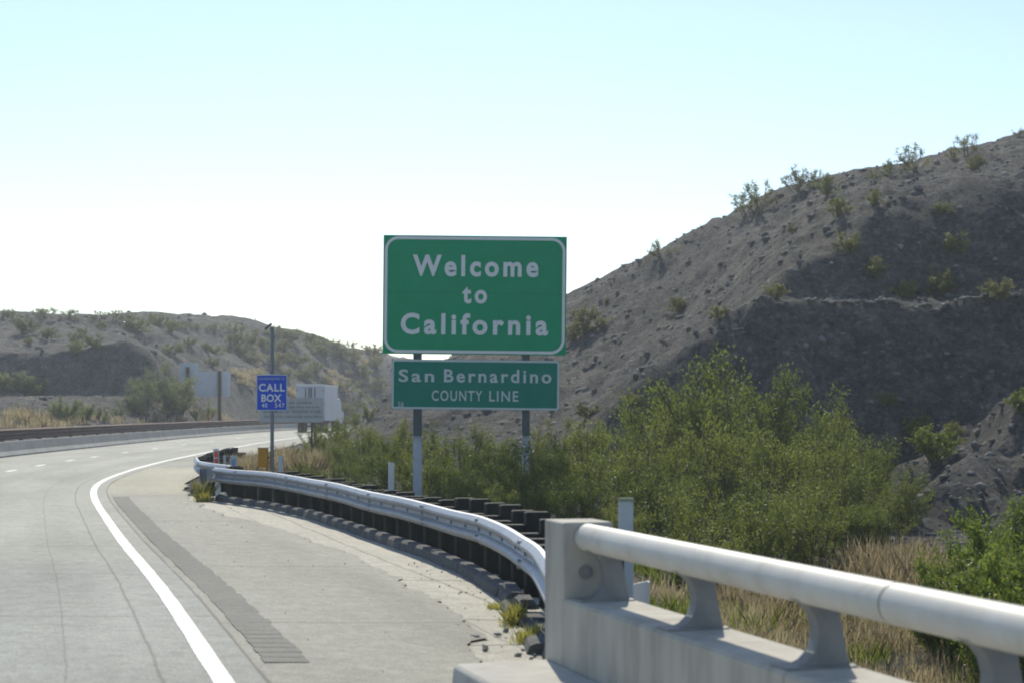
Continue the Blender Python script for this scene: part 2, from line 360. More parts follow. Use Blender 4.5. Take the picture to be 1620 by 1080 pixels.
def H(x, y):
    x = np.asarray(x, float); y = np.asarray(y, float)
    xc = np.clip(x, -170, 130); yc = np.clip(y, -60, 360)
    z = rbf(xc, yc)
    far = sstep(60, 300, np.hypot(x - xc, y - yc))
    z = z * (1 - far) + 2.0 * far
    # road cut with a bench in the hill on the right
    g = 0.9 * fbm(x / 7.0, y / 30.0 + 5, 3) + 0.45 * fbm(x / 1.9 + 40, y / 14.0, 3)
    d = y - (62.2 + g)
    lower = -0.9 + 1.16 * d
    bench = 5.75 + 0.05 * (d - 5.75) + 0.12 * fbm(x / 3.0, y * 0 + 3, 3)
    d2 = d - 8.1
    upper = np.where(d2 < 0, bench, bench + 1.05 * d2)
    sm_ = 0.4; hh_ = np.clip(0.5 + 0.5 * (upper - lower) / sm_, 0, 1)
    cut = np.where(d < 0, -0.9 + 0.02 * d, upper * (1 - hh_) + lower * hh_ - sm_ * hh_ * (1 - hh_))
    cut = cut + 60 * sstep(3, -8, x)
    nat = z
    kk = 1.3; hc = np.clip(0.5 + 0.5 * (cut - z) / kk, 0, 1)
    z = cut * (1 - hc) + z * hc - kk * hc * (1 - hc)
    # natural spurs running out from the foot of the cut
    w_ = 0.5 * fbm(x / 1.6, y / 1.6, 4)
    sA = spur(x, y, (16.0, 58.5), (9.6, 47.5), 2.0, -1.15, 0.55) + w_
    sB = spur(x, y, (17.5, 52.0), (11.2, 43.5), 1.5, -1.2, 0.55) + w_
    z = np.where(y < 66, np.maximum(z, np.maximum(sA, sB)), z)
    # scooped cut in the hill on the left
    gl = 1.2 * fbm(x / 9.0 + 3, y / 40.0, 3)
    dl = y - (160.0 + gl)
    cl = np.where(dl < 0, 3.3 + 0.03 * dl, 3.3 + 1.35 * dl) + 60 * sstep(-28.5, -25, x) + 0.0
    z = np.minimum(z, cl)
    # roughness
    hill = sstep(-0.6, 3.0, z) * 0.8 + 0.2
    rough = 0.20 * fbm(x / 4.0, y / 4.0, 4) + 0.20 * fbm(x / 0.9 + 7, y / 0.9, 3) + 0.35 * fbm(x / 13.0, y / 13.0 + 9, 2)
    z = z + hill * rough
    # level corridor for the road
    t = x - E(y)
    wr = sstep(3.9, 9.0, t) * (y < 400) + (y >= 400)
    wlft = sstep(-8.6, -15.0, t)
    w = np.maximum(wr * (t > 0), wlft * (t < 0))
    base = -0.05 + 0.02 * fbm(x / 0.7, y / 0.7, 3) * sstep(3.3, 4.2, np.abs(t + 2.4))
    return base * (1 - w) + z * w

def Hs(x, y): return float(H(np.array([x]), np.array([y]))[0])

def hit(u, v, d0=30, d1=330):
    """world point where the view ray through a photo pixel meets the ground"""
    Y = np.linspace(d0, d1, 1600); X = (u - 810) * Y / F; Z = EYE - (v - 650) * Y / F
    dz = Z - H(X, Y); k = np.where(dz < 0)[0]
    i = k[0] if len(k) else int(np.argmin(dz))
    return Vector((X[i], Y[i], float(H(X[i:i + 1], Y[i:i + 1])[0])))

def axis(segs):
    out = []
    for a, b, s in segs: out += list(np.arange(a, b, s))
    out.append(segs[-1][1]); return np.array(out)
gx = axis([(-3000, -400, 260), (-400, -150, 25), (-150, -64, 4), (-64, -24, 0.9), (-24, -2, 0.6), (-2, 34, 0.36), (34, 60, 1.2), (60, 150, 6), (150, 400, 25), (400, 3000, 260)])
gy = axis([(-2000, -200, 300), (-200, -20, 20), (-20, 10, 3), (10, 44, 0.6), (44, 84, 0.34), (84, 122, 0.55), (122, 260, 0.9), (260, 330, 3), (330, 500, 20), (500, 6000, 500)])
def grid_mesh(name, X, Y, Z):
    ny, nx = X.shape
    co = np.stack([X, Y, Z], -1).reshape(-1, 3).astype(np.float32)
    i = np.arange(ny - 1)[:, None] * nx + np.arange(nx - 1)[None]
    q = np.stack([i, i + 1, i + nx + 1, i + nx], -1).reshape(-1).astype(np.int32)
    me = bpy.data.meshes.new(name); me.vertices.add(len(co)); me.vertices.foreach_set('co', co.ravel())
    nf = len(q) // 4
    me.loops.add(len(q)); me.loops.foreach_set('vertex_index', q)
    me.polygons.add(nf); me.polygons.foreach_set('loop_start', np.arange(0, len(q), 4, dtype=np.int32))
    me.update(calc_edges=True); me.validate(); return me
GX, GY = np.meshgrid(gx, gy)
GZ = H(GX, GY)
ground = link('ground', grid_mesh('ground', GX, GY, GZ), M['ground'], None, True)
tag(ground, kind='structure')

# ------------------------------------------------------------------ road sheets
def strip(name, ys, t0, t1, z, mats, nt=2, zf=None):
    """sheet between offsets t0(y) and t1(y) from the edge line, uv = (metres along, offset)"""
    ys = np.asarray(ys, float)
    a = t0(ys) if callable(t0) else np.full(len(ys), t0); b = t1(ys) if callable(t1) else np.full(len(ys), t1)
    k = np.linspace(0, 1, nt)
    T = a[:, None] * (1 - k) + b[:, None] * k
    X = E(ys)[:, None] + T; Y = np.repeat(ys[:, None], nt, 1)
    Z = np.full(X.shape, z) if zf is None else zf(T, Y)
    me = grid_mesh(name, X, Y, Z)
    uvl = me.uv_layers.new(name='UVMap')
    vi = np.zeros(len(me.loops), np.int32); me.loops.foreach_get('vertex_index', vi)
    st = np.stack([Y.ravel(), T.ravel()], -1)[vi].astype(np.float32)
    uvl.data.foreach_set('uv', st.ravel())
    return link(name, me, mats, None, True)
ys_road = np.concatenate([np.arange(-60, 10, 2), np.arange(10, 60, 0.5), np.arange(60, 330, 2.0)])
tag(strip('road', ys_road, -7.3, 0.3, 0.0, M['lane'], 12), kind='structure')
edge_y = np.array([-60, 12.0, 13.2, 14.5, 15.8, 17.2, 18.4, 19.7, 20.7, 22.5, 25, 27.5, 31, 36, 41, 45, 60, 330.])
edge_x = np.array([0, 0, 0, -0.2, -0.24, -0.38, -0.58, -0.79, -1.05, -1.46, -2.16, -2.84, 0, 0, 0, 0, 0, 0])
edge_t = edge_x - E(edge_y)
edge_t[:3] = (2.1, 1.9, 1.75)
edge_t[12:] = (2.7, 2.1, 2.1, 2.2, 2.6, 2.6)
def shoulder_edge(y):
    b = np.interp(y, edge_y, edge_t)
    return b + (0.10 * fbm(y * 1.1, y * 0 + 2, 4) + 0.04 * fbm(y * 5.0, y * 0 + 8, 2)) * sstep(13.4, 15, y)
ys_sh = np.concatenate([np.arange(-60, 10, 2), np.arange(10, 50, 0.12), np.arange(50, 330, 2.0)])
tag(strip('shoulder', ys_sh, 0.3, shoulder_edge, 0.0, M['shoulder'], 8, lambda T, Y: -0.004 + 0.004 * fbm(T * 1.2, Y * 0.7, 2)), kind='structure')
rail_pts = [(13.62, 0.33), (14.6, 0.30), (16.4, 0.24), (19.0, 0.0), (21.8, -0.40), (24.4, -0.96), (27.0, -1.66), (31, -2.72), (35.0, -3.85), (38, -4.98), (41.0, -6.45)]
RY = np.array([p[0] for p in rail_pts]); RX = np.array([p[1] for p in rail_pts])
def rail_t(y): return np.interp(y, RY, RX) - E(y)
ys_ap = np.arange(13.3, 43, 0.2)
tag(strip('gutter_apron', ys_ap, lambda y: shoulder_edge(y) - 0.25, lambda y: rail_t(y) + 0.35, 0.0, M['apron'], 10,
          lambda T, Y: -0.022 + 0.008 * fbm(T * 1.5, Y * 1.5, 3)), kind='structure')
# painted lines
tag(strip('edge_line', np.concatenate([np.arange(-60, 10, 2), np.arange(10, 80, 0.5), np.arange(80, 300, 2.)]),
          lambda y: -0.078 + 0.004 * fbm(y * 1.7, y * 0, 3), lambda y: 0.078 + 0.004 * fbm(y * 1.9, y * 0 + 4, 3), 0.005, M['white_paint']), kind='structure')
for yc in [-9, -2, 5, 11.5, 18, 25, 31.5, 38, 45, 51, 57.0, 60.6, 66.6, 73.2, 79.2, 87.6, 97, 108, 120, 134, 150, 168]:
    tag(strip('lane_dash', np.linspace(yc - 0.95, yc + 0.95, 6), -3.86, -3.68, 0.005, M['white_paint']), kind='structure')
# ground-in rumble strip beside the edge line
rumble = tag(empty('rumble_strip', (0, 0, 0)), kind='structure')
rr_ = random.Random(31)
for q in range(93):
    yc = 14.5 + 0.30 * q
    a, b = 0.42 + rr_.uniform(-0.012, 0.012), 0.77 + rr_.uniform(-0.02, 0.015)
    hw = rr_.uniform(0.138, 0.148)
    g = strip('groove', np.linspace(yc - hw, yc + hw, 5), a, b, 0, M['rumble'], 5, lambda T, Y: 0.003 - 0.0 * T)
    g.parent = rumble
# asphalt dike under the guardrail: separate cracked lengths
dike_root = tag(empty('asphalt_dike', (0.3, 14.5, 0)), 'low cracked black asphalt dike running under the guardrail', 'dike')
y = 14.4; rd = random.Random(5)
while y < 42:
    ln = rd.uniform(0.25, 0.8) if y < 19.5 else rd.uniform(1.6, 3.2)
    y1 = min(y + ln, 42.2); h = rd.uniform(0.02, 0.07) if y < 17.5 else rd.uniform(0.06, 0.11) if y < 19.5 else rd.uniform(0.10, 0.125); off = rd.uniform(-0.09, 0.06) if y < 19.5 else rd.uniform(-.012, .012)
    tw = rd.uniform(-0.45, 0.35) if y < 19.5 else 0
    prof = [(-0.15, -0.05), (-0.11, h * 0.7), (-0.06, h), (0.05, h * 0.97), (0.14, -0.05)]
    def end(yy, hh):
        tx = float(np.interp(yy, RY, RX)); return lambda p: (tx + 0.05 + off + p[0] - dike_root.location.x, yy - dike_root.location.y, p[1] * hh)
    b = MB().prism(prof, end(y, 1.0), end(y1 - 0.012, 1.0 + tw)).build('dike_length', M['dike'], dike_root, 0.004, 1)
    y = y1

# ------------------------------------------------------------------ bridge railing
PD = Vector((-0.2607, 0.9654, 0)); PN = Vector((0.9654, 0.2607, 0))     # along (away), across (towards the back)
P0 = Vector((0.23, 13.4, 0))
def pr(s, n, z): return P0 - PD * s + PN * n + Vector((0, 0, z))         # s: metres towards the camera
kb = MB()
kb.prism([(-0.70, -0.05), (-0.68, 0.125), (-0.655, 0.15), (-0.004, 0.16), (-0.004, -0.05)], lambda p: pr(0.08, p[0] - 0.0, p[1]), lambda p: pr(26, p[0], p[1]))
tag(kb.build('kerb', M['kerb'], None, 0.012, 2), kind='structure')
br = tag(empty('bridge_railing', P0), 'concrete bridge parapet topped by a white round tube rail', 'railing')
inv = Vector(P0)
def prl(s, n, z): return pr(s, n, z) - inv
eb = MB().prism([(0, -0.1), (0, 1.14), (0.36, 1.14), (0.36, -0.1)], lambda p: prl(0, p[0], p[1]), lambda p: prl(0.46, p[0], p[1])).build('end_block', M['concrete'], br, 0.018, 3)
MB().tube([prl(0.455, 0.16, 0.80), prl(0.478, 0.16, 0.80)], 0.05, 16).build('anchor_plate', M['bracket'], eb, 0.004, 1)
MB().tube([prl(0.478, 0.16, 0.80), prl(0.50, 0.16, 0.80)], 0.024, 6).build('bolt', M['bracket'], eb)
for s0, s1 in ((0.462, 4.22), (4.232, 12.0), (12.012, 26)):
    MB().prism([(0.0, -0.1), (0.004, 0.60), (0.02, 0.62), (0.425, 0.625), (0.44, 0.61), (0.44, -0.1)], lambda p: prl(s0, p[0], p[1]), lambda p: prl(s1, p[0], p[1])).build('parapet', M['concrete'], br)
TN, TZ, TR = 0.175, 1.035, 0.096
cuts = [0.47, 5.12, 11.5, 18, 26]
for a, b in zip(cuts[:-1], cuts[1:]):
    MB().tube([prl(a, TN, TZ), prl(b - 0.02, TN, TZ)], TR, 40).build('tube_rail', M['tube'], br, smooth=False)
    MB().tube([prl(b - 0.06, TN, TZ), prl(b + 0.04, TN, TZ)], TR - 0.008, 40).build('tube_sleeve', M['joint'], br)
prof = [(0.045, 0.622), (0.10, 0.632), (0.155, 0.655), (0.20, 0.70), (0.222, 0.76), (0.222, 0.82), (0.205, 0.88), (0.165, 0.93), (0.105, 0.965), (0.12, 1.0), (0.30, 1.0), (0.325, 0.95), (0.345, 0.85), (0.365, 0.75), (0.385, 0.66), (0.40, 0.622)]
post0 = MB().prism(prof, lambda p: prl(0.60, p[0], p[1]), lambda p: prl(0.72, p[0], p[1])).build('rail_bracket', M['bracket'], br, 0.006, 1)
MB().prism([(0.03, 0.616), (0.03, 0.634), (0.415, 0.634), (0.415, 0.616)], lambda p: prl(0.56, p[0], p[1]), lambda p: prl(0.76, p[0], p[1])).build('base_plate', M['bracket'], post0)
for i in range(1, 13):
    o = post0.copy(); COL.objects.link(o); o.location = -PD * 1.72 * i
    c = post0.children[0].copy(); COL.objects.link(c); c.parent = o
for p in [p for p in br.children if p.name.startswith('tube_')]:
    p.data.polygons.foreach_set('use_smooth', [len(f.vertices) == 4 for f in p.data.polygons])

# ------------------------------------------------------------------ guardrail
WP = [(0.0, -0.155), (0.03, -0.148), (0.055, -0.125), (0.08, -0.10), (0.083, -0.085), (0.08, -0.068), (0.012, -0.028), (0.0, -0.012),
      (0.0, 0.012), (0.012, 0.028), (0.08, 0.068), (0.083, 0.085), (0.08, 0.10), (0.055, 0.125), (0.03, 0.148), (0.0, 0.155)]
def wbeam_mesh(pts, zc, thick=0.004):
    """pts: plan polyline; zc: height of the beam centre for each point; humps face left of travel"""
    ring = []
    for i, (x, y) in enumerate(pts):
        a = Vector(pts[max(i - 1, 0)]); b = Vector(pts[min(i + 1, len(pts) - 1)]); d = (b - a).normalized()
        nrm = Vector((-d.y, d.x))
        ring.append([(x + nrm.x * p[0], y + nrm.y * p[0], zc[i] + p[1]) for p in WP] + [(x + nrm.x * (p[0] - thick), y + nrm.y * (p[0] - thick), zc[i] + p[1]) for p in reversed(WP)])
    n = len(ring[0]); mb = MB(); mb.v = [q for r in ring for q in r]
    mb.f = [(i * n + k, i * n + (k + 1) % n, (i + 1) * n + (k + 1) % n, (i + 1) * n + k) for i in range(len(ring) - 1) for k in range(n)]
    return mb
def smooth_line(P, step):
    P = np.array(P, float); d = np.concatenate([[0], np.cumsum(np.hypot(*np.diff(P, axis=0).T))])
    s = np.arange(0, d[-1], 0.1); X = np.interp(s, d, P[:, 0]); Y = np.interp(s, d, P[:, 1])
    k = np.hanning(23); k /= k.sum()
    X = np.convolve(np.pad(X, 11, mode='reflect', reflect_type='odd'), k, 'valid'); Y = np.convolve(np.pad(Y, 11, mode='reflect', reflect_type='odd'), k, 'valid')
    d = np.concatenate([[0], np.cumsum(np.hypot(np.diff(X), np.diff(Y)))])
    q = np.arange(0, d[-1], step); return np.stack([np.interp(q, d, X), np.interp(q, d, Y)], 1), q
def guardrail(root, P, ztop, post_step, posth, beam_len=3.81, mat=M['galv'], post_mat=M['timber']):
    pl, q = smooth_line(P, 0.19); base = Vector(root.location)
    L_ = [(a - base.x, b - base.y) for a, b in pl]
    Z = [float(ztop(s)) - 0.155 + 0.008 * math.sin(s * 1.1) for s in q]
    nb = int(round(beam_len / 0.19)); i = 0; k = 0
    while i < len(L_) - 1:
        j = min(i + nb, len(L_) - 1)
        if len(L_) - 1 - j < 4: j = len(L_) - 1
        sh = 0.0025 * (k % 2)                                           # lapped joints
        bo = wbeam_mesh([(a - sh, b) for a, b in L_[i:min(j + 1, len(L_) - 1) + 1]], Z[i:min(j + 1, len(L_) - 1) + 1]).build('beam', mat, root)
        # splice bolts
        bb = MB(); x, y = L_[i]; d = Vector(L_[i + 1]) - Vector(L_[i]); d.normalize(); nr = Vector((-d.y, d.x, 0))
        for dz in (-0.115, -0.06, 0.06, 0.115):
            for ds in (0.06, 0.16):
                c = Vector((x + d.x * ds, y + d.y * ds, Z[i] + dz)) + nr * 0.055
                bb.tube([c, c + nr * 0.03], 0.016, 6)
        tag(bb.build('splice_bolts', M['galv_dull'], bo), kind='stuff')
        i = j; k += 1
    s = 0.35
    while s < q[-1] - 0.1:
        i = int(s / 0.19); x, y = L_[i]; d = (Vector(L_[min(i + 1, len(L_) - 1)]) - Vector(L_[max(i - 1, 0)])).normalized(); nr = Vector((-d.y, d.x))
        a = math.atan2(d.y, d.x); R = Matrix.Rotation(a, 3, 'Z'); hz = posth(s) + random.uniform(-0.035, 0.03)
        c = Vector((x, y, 0)) - Vector((nr.x, nr.y, 0)) * 0.36
        po = MB().box((c.x, c.y, (hz - 0.5) / 2), (0.20, 0.25, hz + 0.5), R).build('post', post_mat, root, 0.012, 1)
        c2 = Vector((x, y, 0)) - Vector((nr.x, nr.y, 0)) * 0.12
        MB().box((c2.x, c2.y, Z[i] - 0.02), (0.20, 0.215, 0.33 + random.uniform(-.02, .02)), R).build('blockout', post_mat, po, 0.01, 1)
        # post bolt head in the valley of the beam
        c3 = Vector((x, y, Z[i])); n3 = Vector((nr.x, nr.y, 0))
        MB().tube([c3, c3 + n3 * 0.02], 0.02, 8).build('bolt', M['galv_dull'], po)
        s += post_step(s)
gr = tag(empty('guardrail', (0.33, 13.62, 0)), 'curving galvanised steel guardrail on dark timber posts meeting the concrete bridge railing', 'guardrail')
NP = [(x, y) for y, x in rail_pts]
guardrail(gr, NP, lambda s: 0.74 - 0.05 * sstep(3, 12, np.array(s)), lambda s: 0.955, lambda s: 0.88 - 0.19 * float(sstep(4, 16, np.array(s))))
# turned end terminal of that guardrail
ex, ey = NP[-1]
tm = MB()
cv = [(ex - 0.02, ey), (ex - 0.16, ey + 0.03), (ex - 0.26, ey - 0.06), (ex - 0.27, ey - 0.2)]
for i in range(3):
    (xa, ya), (xb, yb) = cv[i], cv[i + 1]
    tm.add([(xa - .33, ya - 13.62, 0.36), (xb - .33, yb - 13.62, 0.36), (xb - .33, yb - 13.62, 0.67), (xa - .33, ya - 13.62, 0.67)], [(0, 1, 2, 3)])
o = tm.build('end_terminal', M['galv'], gr); md = o.modifiers.new('solid', 'SOLIDIFY'); md.thickness = 0.012
gr2 = tag(empty('guardrail', (-6.1, 40.4, 0)), 'farther galvanised guardrail bending round the curve beyond the first rail', 'guardrail')
FP = [(-6.0, 40.6), (-6.7, 42.2), (-7.35, 44.6), (-7.9, 47.5), (-8.3, 51), (-8.6, 54.5), (-8.85, 58), (-9.2, 62.5)]
guardrail(gr2, FP, lambda s: 0.74, lambda s: 1.905, lambda s: 0.60)

# ------------------------------------------------------------------ far barrier and weathered rail
bw = tag(empty('median_barrier', (float(E(100)) - 7.5, 100, 0)), 'long grey concrete barrier along the far side of the road', 'barrier')
ys = np.arange(40, 212, 4.0)
prof = [(-0.3, -0.05), (-0.3, 0.06), (-0.16, 0.22), (-0.09, 0.62), (0.09, 0.62), (0.16, 0.22), (0.3, 0.06), (0.3, -0.05)]
def bl(y, p, off): return Vector((float(E(y)) - 7.65 + off + p[0], y, p[1])) - Vector(bw.location)
for a, b in zip(ys[:-1], ys[1:]):
    MB().prism(prof, lambda p: bl(a + 0.01, p, 0), lambda p: bl(b - 0.01, p, 0)).build('barrier_segment', M['barrier'], bw, 0.01, 1)
rr = tag(empty('beam_barrier', (float(E(100)) - 8.9, 100, 0)), 'rusty brown steel beam rail standing behind the concrete barrier', 'guardrail')
def rl(y, dx, z): return Vector((float(E(y)) - 8.75 + dx, y, z)) - Vector(rr.location)
for a, b in zip(ys[:-1], ys[1:]):
    pf = [(0, 0.62), (0.06, 0.67), (0.06, 0.71), (0, 0.76), (0, 0.79), (0.06, 0.84), (0.06, 0.88), (0, 0.93), (0, 0.96), (0.06, 1.01), (0.06, 1.05), (0, 1.11), (-0.03, 1.11), (-0.03, 0.62)]
    MB().prism(pf, lambda p: rl(a, p[0], p[1]), lambda p: rl(b - 0.015, p[0], p[1])).build('beam', M['rust'], rr)
    MB().prism([(-0.2, -0.4), (-0.2, 1.12), (-0.035, 1.12), (-0.035, -0.4)], lambda p: rl(a + 0.9, p[0], p[1]), lambda p: rl(a + 1.08, p[0], p[1])).build('post', M['rust'], rr)

# ------------------------------------------------------------------ lettering
def text_mesh(s, w, h, weight=0.02, spacing=1.15, shear=0.0):
    """text as a mesh filling a w x h box centred on the origin, in the xz plane, facing -y"""
    cu = bpy.data.curves.new('t', 'FONT'); cu.body = s; cu.size = 1.0; cu.space_character = spacing; cu.offset = weight; cu.shear = shear
    cu.extrude = 0.01; cu.resolution_u = 4; cu.align_x = 'LEFT'
    ob = bpy.data.objects.new('t', cu); COL.objects.link(ob)
    dg = bpy.context.evaluated_depsgraph_get(); dg.update()
    me = bpy.data.meshes.new_from_object(ob.evaluated_get(dg))
    bpy.data.objects.remove(ob); bpy.data.curves.remove(cu)
    co = np.zeros(len(me.vertices) * 3); me.vertices.foreach_get('co', co); co = co.reshape(-1, 3)
    lo, hi = co.min(0), co.max(0); c = (lo + hi) / 2; sc = (w / (hi[0] - lo[0]), h / (hi[1] - lo[1]))
    out = np.stack([(co[:, 0] - c[0]) * sc[0], -(co[:, 2] - c[2]) * 0.25, (co[:, 1] - c[1]) * sc[1]], -1)
    me.vertices.foreach_set('co', out.ravel()); me.materials.clear(); me.polygons.foreach_set('use_smooth', [False] * len(me.polygons)); me.update()
    return me
def lettering(parent, s, c, w, h, mat, name='lettering', y=-0.006, **k):
    o = link(name, text_mesh(s, w, h, **k), mat, parent); o.location = (c[0], y, c[1])
    return o

# ------------------------------------------------------------------ green signs
def rrect(w, h, r, n=8):
    P = []
    for cx, cz, a0 in ((w / 2 - r, h / 2 - r, 0), (-w / 2 + r, h / 2 - r, 90), (-w / 2 + r, -h / 2 + r, 180), (w / 2 - r, -h / 2 + r, 270)):
        P += [(cx + r * math.cos(math.radians(a0 + 90 * i / n)), cz + r * math.sin(math.radians(a0 + 90 * i / n))) for i in range(n + 1)]
    return P
def frame(parent, name, w, h, r, bwid, mat, y=-0.006):
    a = rrect(w, h, r); b = rrect(w - 2 * bwid, h - 2 * bwid, max(r - bwid, 0.005)); n = len(a)
    mb = MB(); mb.v = [(p[0], y, p[1]) for p in a] + [(p[0], y, p[1]) for p in b]
    mb.f = [(i, (i + 1) % n, n + (i + 1) % n, n + i) for i in range(n)]
    o = mb.build(name, mat, parent); m_ = o.modifiers.new('solid', 'SOLIDIFY'); m_.thickness = 0.004; m_.offset = 0
    return o
DS = 44.0; k = DS / F
def panel(parent, name, w, h, mat, th=0.012):
    return MB().box((0, 0.008, 0), (w, th, h)).build(name, mat, parent)
ws_base = Vector(((745 - 810) * k, DS, Hs((745 - 810) * k, DS)))
ws = tag(empty('welcome_sign', ws_base), 'large green sign with white words Welcome to California above a smaller county line sign', 'road sign')
def sign_part(u0, v0, u1, v1, name, mat, roll=-0.0105):
    c = at((u0 + u1) / 2, (v0 + v1) / 2, DS) - ws_base; w, h = (u1 - u0) * k, (v1 - v0) * k
    o = MB().box((0, 0.008, 0), (w, 0.012, h)).build(name, mat, ws); o.location = c; o.rotation_euler = (0, -roll, 0); return o, w, h
big, w, h = sign_part(606, 373.5, 896, 560.5, 'sign_panel', M['green'])
big['label'] = 'big green panel reading Welcome to California'
def pc(u, v, ref): return ((u - ref[0]) * k, -(v - ref[1]) * k)
R1 = (751, 467)
fr1 = frame(big, 'border', 286 * k, 183.5 * k, 22 * k, 4.6 * k, M['letter'])
# seam between the two halves of the panel and the border clips
lettering(big, 'Welcome', pc(752, 421, R1), 199 * k, 34 * k, M['letter'], weight=0.033, spacing=1.30)
lettering(big, 'to', pc(751, 467, R1), 39 * k, 27 * k, M['letter'], weight=0.033, spacing=1.35)
lettering(big, 'California', pc(751, 513, R1), 233 * k, 34 * k, M['letter'], weight=0.033, spacing=1.32)
MB().box((0, 0.0015, 0.045), (287 * k, 0.002, 0.012)).build('panel_seam', M['green_dim'], big)
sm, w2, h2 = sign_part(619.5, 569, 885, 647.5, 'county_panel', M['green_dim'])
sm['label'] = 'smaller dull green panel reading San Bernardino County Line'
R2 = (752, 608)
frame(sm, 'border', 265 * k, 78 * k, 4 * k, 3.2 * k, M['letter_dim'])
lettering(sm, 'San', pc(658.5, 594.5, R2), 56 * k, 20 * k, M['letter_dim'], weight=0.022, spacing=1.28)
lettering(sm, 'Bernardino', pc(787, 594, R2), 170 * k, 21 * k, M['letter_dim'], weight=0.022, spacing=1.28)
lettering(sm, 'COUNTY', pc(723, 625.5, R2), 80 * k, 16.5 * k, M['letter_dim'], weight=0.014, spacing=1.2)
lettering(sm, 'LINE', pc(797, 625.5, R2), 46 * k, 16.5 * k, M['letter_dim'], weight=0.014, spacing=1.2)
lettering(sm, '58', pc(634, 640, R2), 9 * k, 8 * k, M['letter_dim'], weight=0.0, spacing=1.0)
for (u, u_w) in ((660, 13), (832, 12)):
    x = (u - 810) * k - ws_base.x; gz = Hs((u - 810) * k, DS) - ws_base.z - 0.4; w_ = u_w * k
    zt = at(0, 380, DS).z - ws_base.z; zs = at(0, 690, DS).z - ws_base.z
    def ibeam(z0, z1, s, mat, name):
        m_ = MB()
        for yy in (0.05, 0.05 + 0.2):
            m_.box((x, yy + 0.02, (z0 + z1) / 2), (w_ * s, 0.018, z1 - z0))
        m_.box((x, 0.17, (z0 + z1) / 2), (0.02 * s, 0.19, z1 - z0))
        return m_.build(name, mat, ws)
    ibeam(zs, zt, 1.0, M['steel_post'], 'post')
    ibeam(gz, zs - 0.015, 1.06, M['galv_post'], 'breakaway_post')
    MB().box((x, 0.17, zs - 0.007), (w_ * 1.3, 0.30, 0.03)).build('fuse_plate', M['galv_dull'], ws)
for v in (400, 470, 535, 585, 632):
    MB().box((0, 0.035, at(0, v, DS).z - ws_base.z), (255 * k, 0.03, 0.05)).build('brace', M['galv_dull'], ws)

# ------------------------------------------------------------------ call box
DC = 46.0; k = DC / F
cb_base = Vector(((430.5 - 810) * k, DC, Hs((430.5 - 810) * k, DC)))
cb = tag(empty('call_box', cb_base), 'roadside emergency call box with blue sign on a tall thin pole', 'call box')
zt = at(0, 518, DC).z - cb_base.z
MB().tube([(0, 0, -0.3), (0, 0, zt)], 0.045, 14).build('pole', M['grey_metal'], cb, smooth=True)
sp_ = MB().box((-0.09, 0, zt + 0.03), (0.20, 0.22, 0.02), Matrix.Rotation(math.radians(-42), 3, 'Y')).build('solar_panel', M['dark'], cb)
MB().box((-0.088, 0, zt + 0.018), (0.22, 0.24, 0.01), Matrix.Rotation(math.radians(-42), 3, 'Y')).build('panel_frame', M['steel_post'], sp_)
c = at(430.5, 620.5, DC) - cb_base
bs = MB().prism(rrect(49 * k, 57 * k, 0.03), lambda p: (p[0], 0.0, p[1]), lambda p: (p[0], 0.006, p[1])).build('sign_panel', M['blue'], cb); bs.location = (c.x, -0.06, c.z)
R3 = (430.5, 620.5)
frame(bs, 'border', 48.8 * k, 56.8 * k, 0.03, 1.3 * k, M['letter_dim'], y=-0.004)
lettering(bs, 'SAN BERNARDINO CO', pc(430.5, 598.5, R3), 41 * k, 4.0 * k, M['letter_dim'], weight=0.0, y=-0.004)
lettering(bs, 'CALL', pc(430.5, 612.5, R3), 41 * k, 12.5 * k, M['letter'], weight=0.03, spacing=1.15, y=-0.004)
lettering(bs, 'BOX', pc(430, 629, R3), 32 * k, 12 * k, M['letter'], weight=0.03, spacing=1.05, y=-0.004)
lettering(bs, '40', pc(419, 640.5, R3), 9 * k, 7 * k, M['letter'], weight=0.01, y=-0.004)
lettering(bs, '547', pc(443, 640.5, R3), 15 * k, 7 * k, M['letter'], weight=0.01, y=-0.004)
b0 = at(416.5, 723, DC) - cb_base
bx = MB().box((b0.x, -0.02, b0.z), (15 * k, 0.22, 30 * k)).build('phone_box', M['yellow_box'], cb, 0.012, 2)
MB().box((b0.x, -0.03, b0.z + 15.8 * k), (17 * k, 0.27, 1.6 * k)).build('lid', M['cap'], bx)
MB().box((b0.x, -0.136, b0.z), (12 * k, 0.008, 25 * k)).build('door', M['yellow_box'], bx)
MB().box((b0.x + 0.1, 0, b0.z), (0.1, 0.05, 0.06)).build('mount', M['steel_post'], cb)

